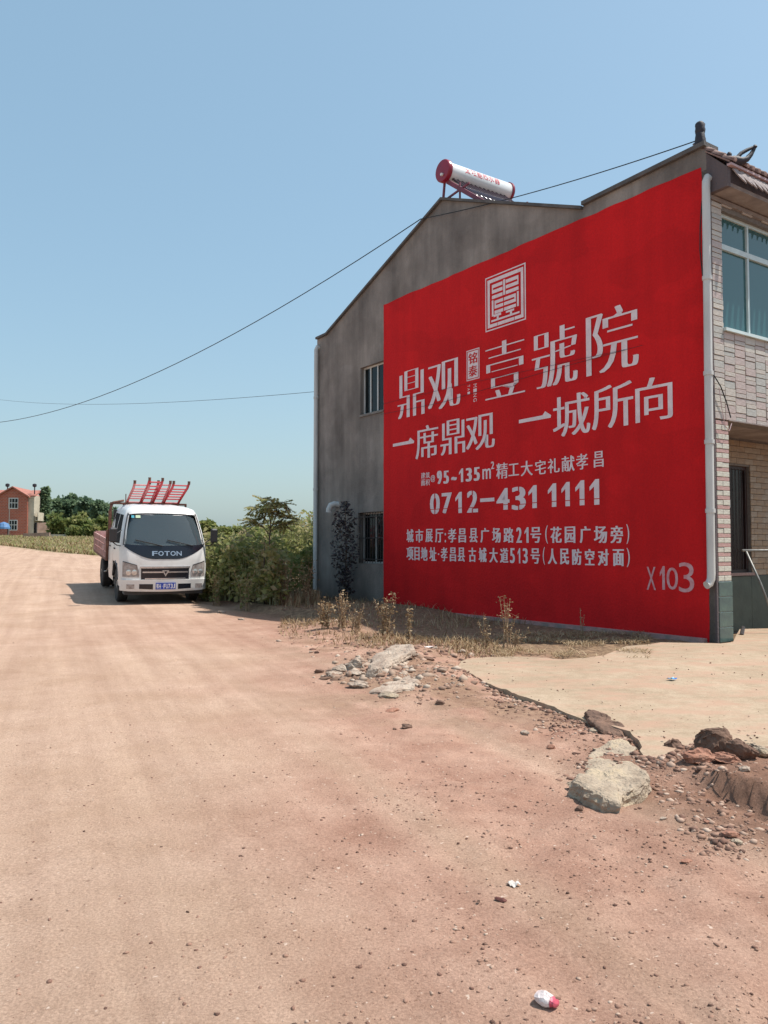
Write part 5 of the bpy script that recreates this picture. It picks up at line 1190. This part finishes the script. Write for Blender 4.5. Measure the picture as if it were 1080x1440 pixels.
for i, b in enumerate(br_):
    dy = q.uniform(-.45, .45); pts = [sp(p[0], p[1], dy * k / (len(b) - 1)) for k, p in enumerate(b)]; tr.tube(pts, [.012, .009, .006, .004][:len(pts)], 5)
    for _ in range(15):      # fronds: rows of paired leaflets
        t = q.uniform(.35, 1); k = min(int(t * (len(pts) - 1)), len(pts) - 2); st = pts[k].lerp(pts[k + 1], t * (len(pts) - 1) - k); a = q.uniform(0, 6.28); ln = q.uniform(.22, .38)
        dr = Vector((math.cos(a), math.sin(a) * .8, q.uniform(-.55, .55))).normalized(); tr.tube([st, st + dr * ln * .6 + Vector((0, 0, .02)), st + dr * ln - Vector((0, 0, .04))], [.004, .003, .002], 3, cap=False)
        for j in range(9):
            c_ = st + dr * ln * (.15 + .85 * j / 8) - Vector((0, 0, .04 * (j / 8) ** 2)); sd = dr.cross(Vector((0, 0, 1))).normalized()
            for sg in (-1, 1):
                d_ = (sd * sg + dr * .35).normalized(); L1 = .095 * (1 - .4 * abs(j / 8 - .4)); wv = dr * .019 + Vector((0, 0, q.uniform(-.02, .02)))
                fr_parts.append((np.array([tuple(c_), tuple(c_ + d_ * L1 * .5 + wv - Vector((0, 0, .008))), tuple(c_ + d_ * L1 - Vector((0, 0, .02))), tuple(c_ + d_ * L1 * .5 - wv - Vector((0, 0, .008)))]), np.array([[0, 1, 2, 3]]), np.full(4, q.uniform(.4, .9))))
V, F, T = cat(fr_parts); npmesh('crown', V, F, M['leaf'], T, parent=sap); tr.build('trunk', M['bark'], sap, smooth=True)
# dark shrub against the wall
yw = W(500, 850)[0]; bs = hw(-.45, yw - .25, 0); bs.z = ztf(bs.x, bs.y); sh = empty('dark_shrub', bs, 0, 'dark purplish-leaved shrub growing against the grey wall under the white vent', 'shrub')
q = np.random.default_rng(9); hh = (850 - 712) * bs.y / F0; n = 1900; t = q.uniform(.05, 1, n); wd = np.interp(t, [0, .25, .6, .85, 1], [.16, .24, .38, .27, .08]); a = q.uniform(0, 6.28, n); rad = wd * q.uniform(.2, 1, n)
cl = (np.sin(t * 17 + a * 2) + .5 * np.sin(t * 41 - a * 3) > -.45); P = np.stack([np.cos(a) * rad, np.sin(a) * rad, hh * t], 1)[cl]
V, F, T = leafquads(P, .085 * q.uniform(.6, 1.3, len(P)), q.uniform(0, 1, len(P)) ** 2, .3, .6, q); npmesh('crown', V, F, M['leaf_purple'], T, parent=sh)
tr = MB(); tr.tube([(0, 0, -.05), (.02, 0, hh * .5), (0, 0, hh * .95)], [.025, .018, .006], 6)
for k in range(9): a = q.uniform(0, 6.28); z = hh * q.uniform(.1, .7); tr.tube([(0, 0, z), (math.cos(a) * .25, math.sin(a) * .25, z + .25)], [.01, .004], 4)
tr.build('trunk', M['bark'], sh)
# single dry weeds along the wall
def weed(px, py, top, wpx, ns, label, m='leaf_dry', stem='stem_dry', ls=.035, seed=1, dens=26, D=None, cat_='weed', group='dry weeds along the painted wall'):
    g_ = gt(px, py) if D is None else Vector(((px - 540) / F0 * D, D, ztf((px - 540) / F0 * D, D)))
    h = (py - top) * g_.y / F0; wd = wpx * g_.y / F0 / 2; q = np.random.default_rng(seed * 13 + 1); o = empty('dry_weed', (g_.x, g_.y, g_.z - .02), 0, label, cat_, group); st = MB(); P = []
    for k in range(ns):
        a = q.uniform(0, 6.28); r_ = wd * q.uniform(.1, 1); hk = h * q.uniform(.6, 1.0) if k else h; tip = Vector((math.cos(a) * r_, math.sin(a) * r_ * .7, hk)); md = Vector((tip.x * .35, tip.y * .35, hk * .5))
        st.tube([(math.cos(a) * wd * .35, math.sin(a) * wd * .3, 0), md, tip], [.007, .005, .0025], 4, cap=False)
        for j in range(dens):
            t = q.uniform(.12, 1) ** .8; c_ = (md.lerp(tip, (t - .5) * 2) if t > .5 else Vector((math.cos(a) * wd * .35, math.sin(a) * wd * .3, 0)).lerp(md, t * 2)); 
            of = Vector(q.normal(0, wd * .16 + .012, 3)); st.tube([c_, c_ + of], [.003, .0015], 3, cap=False) if j % 3 == 0 else None
            P.append(tuple(c_ + of * (1 if j % 3 == 0 else .7)))
    P = np.array(P); V, F, T = leafquads(P, ls * q.uniform(.6, 1.4, len(P)), q.uniform(0, 1, len(P)), .1, .6, q); tag(npmesh('seed_heads', V, F, M[m], T, parent=o), kind='stuff'); st.build('stems', M[stem], o); return o
weed(457, 884, 842, 30, 9, 'pale bushy weed at the foot of the grey wall corner', seed=2, ls=.045, dens=30)
weed(481, 884, 830, 34, 8, 'tall spindly pale weed in front of the dark shrub', seed=3, ls=.04, dens=20)
weed(500, 888, 852, 34, 12, 'short orange-brown grass tuft right of the tall pale weed', seed=4, ls=.03, dens=14)
weed(543, 897, 832, 34, 9, 'dense reddish-brown dry weed at the left edge of the red paint', seed=5, ls=.045, dens=34)
weed(574, 906, 850, 14, 4, 'narrow upright dry weed beside the dense brown one', seed=6, ls=.04, dens=34)
weed(682, 912, 868, 26, 5, 'short dry weed left of the tallest weed by the red wall', seed=7, ls=.03, dens=22)
weed(712, 916, 838, 32, 6, 'tallest thin dry weed standing before the red wall', seed=8, ls=.032, dens=30)
weed(725, 914, 885, 40, 7, 'low spreading dry weed right beside the tallest thin weed', seed=9, ls=.025, dens=14)
weed(818, 896, 852, 12, 3, 'small twiggy weed close to the red wall and right of the others', seed=10, ls=.02, dens=10)
weed(400, 868, 800, 40, 10, 'brown dry weed in the thicket at the roadside bank', seed=12, ls=.05, dens=26, D=17.4)
weed(432, 866, 800, 36, 10, 'yellowish dry weed by the left corner of the grey house', seed=13, ls=.05, dens=26, D=17.8)
weed(345, 860, 800, 36, 9, 'straggly olive weed leaning over the roadside bank', m='leaf', seed=14, ls=.06, dens=26, D=17.2)
weed(305, 850, 790, 34, 9, 'straggly weed nearest the parked truck', m='leaf', seed=15, ls=.06, dens=26, D=18.2)
# ------------------------------------------------------------------ rubble, clods, pebbles
M['chunk'] = pm('broken_concrete', (.44, .345, .235), (.28, .21, .15), 7, .95, 1.0, 45, c3=(.38, .30, .22))
M['chunk_pale'] = pm('pale_broken_concrete', (.46, .37, .29), (.29, .21, .16), 7, .95, 1.0, 45)
M['clod'] = pm('dark_earth_clod', (.19, .11, .075), (.10, .058, .04), 7, .95, .9, 30)
M['soil'] = pm('red_soil_lump', (.38, .19, .125), (.26, .12, .08), 8, .95, .9, 30)
def rock(name, px, py, wpx, hpx, m, label, cat_, seed, thick=None, flat=.5, box=False, rot=None, group=None, sink=.25, dep=None):
    g_ = gt(px, py); s = g_.y / F0; w_ = wpx * s; d_ = dep or w_ * .7; t_ = thick or max(hpx * s * .8, .01); q = random.Random(seed)
    bm = bmesh.new()
    if box: bmesh.ops.create_cube(bm, size=1); bmesh.ops.subdivide_edges(bm, edges=bm.edges, cuts=7, use_grid_fill=True)
    else: bmesh.ops.create_icosphere(bm, subdivisions=4 if wpx > 20 else 2, radius=.5)
    so = Vector((q.uniform(0, 99), q.uniform(0, 99), 0))
    for v in bm.verts:
        p = v.co.copy(); n1 = mnoise.noise_vector(p * 1.6 + so) * .26 + mnoise.noise_vector(p * 4 + so) * .13 + mnoise.noise_vector(p * 9 + so) * .06 + mnoise.noise_vector(p * 19 + so) * .025
        if box: n1 = n1 * .8; n1.z *= .6
        v.co = Vector(((p.x + n1.x) * w_, (p.y + n1.y) * d_, (p.z + n1.z) * t_ * (1 if box else 1)))
        if not box: v.co.z = max(v.co.z, -t_ * .32)
    me = bpy.data.meshes.new(name); bm.to_mesh(me); bm.free(); me.materials.append(M[m]); me.shade_smooth() if False else None
    o = link(name, me); o.location = (g_.x, g_.y, g_.z + t_ * (.5 - sink)); o.rotation_euler = rot or (q.uniform(-.12, .12), q.uniform(-.12, .12), q.uniform(-.6, .6)); return tag(o, label, cat_, group)
# the big broken slab, modelled from its outline
def slab(name, px, py, outline, th, m, label, tilt=(0, 0), seed=1):
    g_ = gt(px, py); bm = bmesh.new(); base = []
    P = [gnd(a, b, g_.z) for a, b in outline]; pts = []
    for i in range(len(P)):
        for k in range(9): p = P[i].lerp(P[(i + 1) % len(P)], k / 9); nn = mnoise.noise_vector(Vector((p.x * 9, p.y * 9, seed))) * .03 + mnoise.noise_vector(Vector((p.x * 30, p.y * 30, seed))) * .012; pts.append((p.x - g_.x + nn.x, p.y - g_.y + nn.y))
    cx = sum(p[0] for p in pts) / len(pts); cy = sum(p[1] for p in pts) / len(pts); rings = []
    for (k, zz) in ((1.0, 0), (1.03, th * .2), (1.0, th * .4), (1.01, th * .6), (.98, th * .8), (.95, th * .93), (.90, th * 1.0), (.80, th * 1.03), (.65, th * 1.02), (.5, th * 1.01), (.35, th * 1.0), (.2, th), (.08, th)):
        rings.append([bm.verts.new((cx + (x - cx) * k + mnoise.noise((x * 24, y * 24, zz * 50)) * .014, cy + (y - cy) * k + mnoise.noise((y * 24, x * 24, zz * 50 + 5)) * .014, zz + mnoise.noise((x * 8 * k, y * 8 * k, seed + 3)) * .022 + mnoise.noise((x * 30 * k, y * 30 * k, seed + 7)) * .007)) for x, y in pts])
    n = len(pts)
    for a, b in zip(rings[:-1], rings[1:]):
        for i in range(n): bm.faces.new((a[i], a[(i + 1) % n], b[(i + 1) % n], b[i]))
    bm.faces.new(rings[-1]); bmesh.ops.recalc_face_normals(bm, faces=bm.faces)
    me = bpy.data.meshes.new(name); bm.to_mesh(me); bm.free(); me.materials.append(M[m]); o = link(name, me); o.location = (g_.x, g_.y, g_.z - .015); o.rotation_euler = (tilt[0], tilt[1], 0); return tag(o, label, 'concrete')
slab('concrete_chunk', 855, 1128, [(803, 1122), (818, 1134), (868, 1147), (888, 1134), (914, 1118), (912, 1108), (885, 1094), (850, 1104), (808, 1112)], .105, 'chunk', 'largest pale broken concrete block lying on the red soil', (R(4), R(1)))
slab('concrete_chunk', 850, 1078, [(818, 1088), (845, 1100), (885, 1094), (893, 1078), (895, 1060), (870, 1050), (838, 1058), (822, 1072)], .035, 'chunk', 'flat broken concrete piece just behind the largest block', (R(3), R(-3)), 5)
slab('concrete_chunk', 545, 930, [(519, 935), (540, 938), (562, 932), (586, 927), (581, 922), (556, 921), (526, 927)], .07, 'chunk_pale', 'long tilted concrete slab topping the roadside rubble heap', (R(6), R(-8)), 7)
slab('concrete_chunk', 850, 1030, [(820, 1018), (846, 1031), (876, 1038), (878, 1028), (850, 1017), (828, 1012)], .05, 'clod', 'dark broken edge piece of the concrete apron', (R(8), 0), 9)
slab('concrete_chunk', 545, 965, [(519, 971), (540, 974), (580, 968), (594, 960), (578, 956), (545, 961)], .03, 'chunk_pale', 'flat pale slab half buried at the front of the rubble heap', (R(2), R(-2)), 11)
LB = [
 ('concrete_chunk', 812, 1110, 24, 20, 'chunk', 'small pale chunk touching the left corner of the largest block', 'concrete', 1),
 ('dirt_clod', 815, 1139, 13, 10, 'clod', 'small dark clod in front of the largest concrete block', 'dirt clod', 2),
 ('dirt_clod', 948, 1058, 26, 27, 'clod', 'round dark clod left of the big brown heap on the apron edge', 'dirt clod', 3),
 ('dirt_clod', 1000, 1060, 52, 46, 'clod', 'biggest dark lumpy earth clod on the apron edge', 'dirt clod', 4),
 ('dirt_clod', 1005, 1046, 44, 40, 'clod', 'flat dark clod lying on top of the biggest clod', 'dirt clod', 5),
 ('dirt_clod', 1038, 1064, 40, 38, 'clod', 'sloping dark clod right of the biggest one', 'dirt clod', 6),
 ('dirt_clod', 980, 1070, 38, 30, 'soil', 'reddish earth lump in front of the biggest dark clod', 'dirt clod', 7),
 ('dirt_clod', 1020, 1072, 32, 24, 'soil', 'low reddish lump between the dark clods and the scarp', 'dirt clod', 8),
 ('dirt_clod', 1068, 1062, 28, 22, 'chunk', 'brownish lump at the far right of the clod row', 'dirt clod', 9),
 ('stone', 1047, 1083, 18, 9, 'chunk_pale', 'smooth pale stone below the row of dark clods', 'stone', 10),
 ('dirt_clod', 572, 1024, 15, 9, 'clod', 'lone dark clod lying on the road below the rubble heap', 'dirt clod', 11),
 ('stone', 555, 1026, 6, 4, 'clod', 'tiny dark stone left of the lone dark clod', 'stone', 12),
 ('stone', 684, 936, 7, 5, 'clod', 'small round dark stone on the left tip of the concrete apron', 'stone', 13),
 ('concrete_chunk', 499, 942, 26, 26, 'chunk_pale', 'upright pale chunk in the left half of the rubble heap', 'concrete', 14),
 ('concrete_chunk', 480, 944, 24, 17, 'chunk_pale', 'grey-sided chunk left of the upright pale chunk', 'concrete', 15),
 ('dirt_clod', 449, 946, 13, 8, 'clod', 'dark lump at the far left end of the rubble heap', 'dirt clod', 16),
 ('concrete_chunk', 468, 950, 26, 10, 'chunk_pale', 'low pale slabby chunk at the left of the rubble heap', 'concrete', 17),
 ('concrete_chunk', 527, 950, 20, 20, 'chunk_pale', 'rounded pale chunk under the tilted slab', 'concrete', 18),
 ('concrete_chunk', 500, 949, 26, 8, 'chunk_pale', 'flat pale piece below the upright chunk', 'concrete', 19),
 ('concrete_chunk', 505, 966, 26, 13, 'chunk_pale', 'pale chunk lying below the middle of the rubble heap', 'concrete', 20),
 ('concrete_chunk', 548, 980, 26, 11, 'chunk', 'wedge-shaped chunk at the lowest edge of the rubble heap', 'concrete', 21),
 ('dirt_clod', 601, 928, 17, 9, 'clod', 'dark clod right of the tilted slab', 'dirt clod', 22),
 ('stone', 586, 924, 12, 8, 'chunk_pale', 'small pale stone between the tilted slab and the dark clod', 'stone', 23),
 ('stone', 619, 990, 16, 8, 'clod', 'dark stone at the right foot of the rubble heap', 'stone', 24),
 ('stone', 552, 1000, 18, 7, 'soil', 'reddish lump under the lowest rubble chunk', 'stone', 25),
 ('stone', 647, 942, 14, 7, 'chunk_pale', 'pale stone right of the rubble heap near the apron tip', 'stone', 26),
 ('stone', 738, 1032, 14, 8, 'chunk_pale', 'pale flat stone in the red soil below the apron edge', 'stone', 27),
 ('stone', 775, 1052, 12, 8, 'soil', 'reddish stone left of the flat broken concrete', 'stone', 28),
 ('stone', 838, 1030, 18, 10, 'chunk', 'small buff stone under the dark apron edge piece', 'stone', 29),
 ('stone', 1028, 1176, 20, 12, 'soil', 'largest reddish stone in the gravel below the scarp', 'stone', 30),
 ('stone', 1037, 1186, 16, 10, 'chunk', 'buff stone beside the largest reddish gravel stone', 'stone', 31),
 ('stone', 995, 1158, 12, 8, 'soil', 'small reddish stone above the gravel at right', 'stone', 32),
 ('stone', 965, 1212, 14, 7, 'soil', 'reddish stone lying alone at the lower right', 'stone', 33),
 ('stone', 933, 1152, 9, 6, 'chunk_pale', 'small pale stone right below the largest block', 'stone', 34),
 ('stone', 340, 872, 10, 5, 'chunk_pale', 'pale stone at the foot of the shaded roadside bank', 'stone', 35),
 ('stone', 312, 862, 12, 6, 'chunk_pale', 'small pale rubble stone at the verge right of the truck', 'stone', 36),
 ('stone', 437, 918, 6, 4, 'chunk_pale', 'tiny pale stone above the left end of the rubble heap', 'stone', 37),
 ('stone', 612, 912, 9, 5, 'chunk_pale', 'pale scrap of stone in the dry strip above the heap', 'stone', 38),
 ('stone', 650, 918, 14, 8, 'chunk_pale', 'pale lump in the dry strip just above the apron tip', 'stone', 39),
]
for r_ in LB: rock(*r_)
# pebbles
ico = bmesh.new(); bmesh.ops.create_icosphere(ico, subdivisions=1, radius=1); IV = np.array([v.co[:] for v in ico.verts]); IF = np.array([[v.index for v in f.verts] for f in ico.faces]); ico.free()
q = np.random.default_rng(21)
def pebble_field(name, n, fn, smin, smax, m, seed, pw=3.0, wear=True):
    P = scatter(n, fn, seed); q = np.random.default_rng(seed); s = smin + (smax - smin) * q.uniform(0, 1, n) ** pw
    sc = s[:, None] * np.stack([q.uniform(.7, 1.3, n), q.uniform(.7, 1.3, n), q.uniform(.4, .8, n)], 1)
    a = q.uniform(0, 6.28, n); ca, sa = np.cos(a), np.sin(a); jit = 1 + q.uniform(-.42, .35, (n, len(IV), 1)); v = IV[None] * sc[:, None, :] * jit
    vx = v[..., 0] * ca[:, None] - v[..., 1] * sa[:, None]; vy = v[..., 0] * sa[:, None] + v[..., 1] * ca[:, None]; v = np.stack([vx, vy, v[..., 2]], -1) + P[:, None, :] + np.array([0, 0, .01]) 
    F = IF[None] + (np.arange(n) * len(IV))[:, None, None]; return tag(npmesh(name, v.reshape(-1, 3), F.reshape(-1, 3), M[m], np.repeat(q.uniform(0, 1, n), len(IV))), kind='stuff')
M['pebble'] = leafmat('pebbles', [(.10, .055, .04), (.20, .11, .08), (.29, .17, .12), (.34, .21, .15), (.48, .36, .28)], .9, 0)
def redw(X_, Y_): return float(sstep(-.7, .9, np.array(X_ + .2 * (Y_ - 2.1))))
def s_near(q):
    px = q.uniform(-20, 1100); py = 860 + 600 * q.uniform() ** 1.15; g_ = gnd(px, py)
    if inpoly(np.array(g_.x), np.array(g_.y), SLAB) : return None
    pr = .10 + .55 * redw(g_.x, g_.y); cl_ = fbm(np.array(g_.x * 1.3), np.array(g_.y * 1.3), 3, 501)
    if q.uniform() > pr * (.25 + 3.2 * max(0, cl_ - .42)): return None
    return (g_.x, g_.y)
pebble_field('gravel', 9000, s_near, .0015, .010, 'pebble', 31, 5.0)
def s_heap(q):
    k = q.integers(0, 8); c = [(545, 950, 70, 30), (600, 970, 80, 30), (730, 990, 60, 14), (800, 1020, 60, 20), (1020, 1180, 60, 30), (960, 1090, 70, 30), (840, 1070, 60, 40), (1000, 1130, 90, 50)][k]
    g_ = gnd(c[0] + q.normal() * c[2] * .5, c[1] + q.normal() * c[3] * .5)
    if inpoly(np.array(g_.x), np.array(g_.y), SLAB): return None
    return (g_.x, g_.y)
pebble_field('rubble', 3600, s_heap, .003, .026, 'pebble', 33, 4.5)
def s_slab(q):
    g_ = gnd(q.uniform(650, 1080), q.uniform(915, 1060)); 
    return (g_.x, g_.y) if inpoly(np.array(g_.x), np.array(g_.y), SLAB) else None
def s_edge(q):
    i = q.integers(1, 15); p = SLAB[i].lerp(SLAB[i + 1], q.uniform()); return (p.x + q.normal() * .05, p.y + q.normal() * .09 - .04)
pebble_field('rubble', 1500, s_edge, .004, .03, 'pebble', 37, 3.5)
def s_dirt(q):
    c = [(540, 945, 45, 14), (600, 960, 60, 16), (500, 955, 40, 8)][q.integers(0, 3)]; g_ = gnd(c[0] + q.normal() * c[2] * .6, c[1] + q.normal() * c[3] * .6)
    return None if inpoly(np.array(g_.x), np.array(g_.y), SLAB) else (g_.x, g_.y)
M['pebble_pale'] = leafmat('pale_rubble', [(.16, .095, .065), (.28, .18, .13), (.38, .28, .21), (.48, .39, .31)], .9, 0)
def s_scr2(q):
    px = q.uniform(390, 720); g_ = gnd(px, np.interp(px, [390, 560, 720], [884, 912, 930]) + q.normal() * 12)
    return None if inpoly(np.array(g_.x), np.array(g_.y), SLAB) else (g_.x, g_.y)
pebble_field('rubble', 1100, s_scr2, .006, .05, 'pebble', 43, 4.0)
pebble_field('rubble', 650, s_dirt, .008, .065, 'pebble_pale', 39, 3.8)
o = pebble_field('gravel', 260, s_slab, .003, .014, 'pebble', 35, 3); o.location.z = .07
# ------------------------------------------------------------------ litter
M['bagw'] = pm('milky_plastic', (.72, .66, .64), (.60, .48, .46), 14, .35, .5, 40)
M['bagp'] = pm('pink_red_plastic', (.65, .12, .18), (.5, .08, .12), 12, .4)
g_ = gt(768, 1414); cup = empty('crushed_bag', (g_.x, g_.y, g_.z + .018), R(-38), 'crumpled white plastic bag with a pink end on the road', 'litter')
def crum(prof, seed, m, name, par, x0):
    mb = MB().lathe(prof, (x0, 0, 0), 'x', 12); mb.v = [tuple(Vector(v) + mnoise.noise_vector(Vector(v) * 38 + Vector((seed, 0, 0))) * .0065) for v in mb.v]; mb.v = [(v[0], v[1], v[2] * .8) for v in mb.v]; return mb.build(name, M[m], par, smooth=False)
crum([(.006, -.034), (.016, -.03), (.021, -.018), (.023, -.004), (.022, .008), (.018, .018)], 3, 'bagw', 'bag', cup, 0)
crum([(.018, .019), (.014, .027), (.016, .033), (.004, .037)], 8, 'bagp', 'bag_end', cup, 0)
def scrap(name, px, py, wpx, m, label, seed, z=0.0, asp=.6, cat_='litter'):
    g_ = gt(px, py); w_ = wpx * g_.y / F0; n = 6; q = random.Random(seed); V = []
    zz = max(g_.z, z)
    for lay in (0, .0015):
        for i in range(n):
            for j in range(n): u, v = i / (n - 1) - .5, j / (n - 1) - .5; V.append((u * w_, v * w_ * asp * 1.6, lay + .01 + .25 * w_ * mnoise.noise((u * 3 + seed, v * 3, 0))))
    Fs = []
    for i in range(n - 1):
        for j in range(n - 1): a = i * n + j; Fs += [(a, a + n, a + n + 1, a + 1), tuple(x + n * n for x in (a, a + 1, a + n + 1, a + n))]
    for i in range(n - 1):
        for (a, b) in ((i * n, (i + 1) * n), (i * n + n - 1, (i + 1) * n + n - 1), (i, i + 1), (n * (n - 1) + i, n * (n - 1) + i + 1)): Fs.append((a, b, b + n * n, a + n * n))
    o = MB().add(V, Fs).build(name, m); o.location = (g_.x, g_.y, zz); o.rotation_euler = (0, 0, q.uniform(0, 3)); return tag(o, label, cat_)
M['bluew'] = pm('blue_wrapper', (.03, .12, .55), (.05, .35, .40), 22, .4); M['bark2'] = pm('brown_leaf', (.20, .07, .05), (.14, .05, .04), 20, .8)
scrap('snack_wrapper', 945, 969, 11, M['bluew'], 'bright blue wrapper dropped on the concrete apron', 4, .055)
scrap('dead_leaf', 704, 1268, 16, M['bark2'], 'curled brown leaf on the road near the pale paper scrap', 6, asp=.3)
scrap('paper_scrap', 722, 1246, 15, M['paper'], 'pale torn paper scrap pressed into the road', 8)
scrap('dead_leaf', 673, 1271, 6, M['clod'], 'small dark leaf left of the curled brown leaf', 9, asp=.4)
scrap('paper_scrap', 297, 836, 18, M['bagw'], 'crumpled white litter by the verge beside the truck', 12)
scrap('paper_scrap', 604, 911, 14, M['bagw'], 'white litter scrap in the dry strip by the red wall', 14, asp=.3)
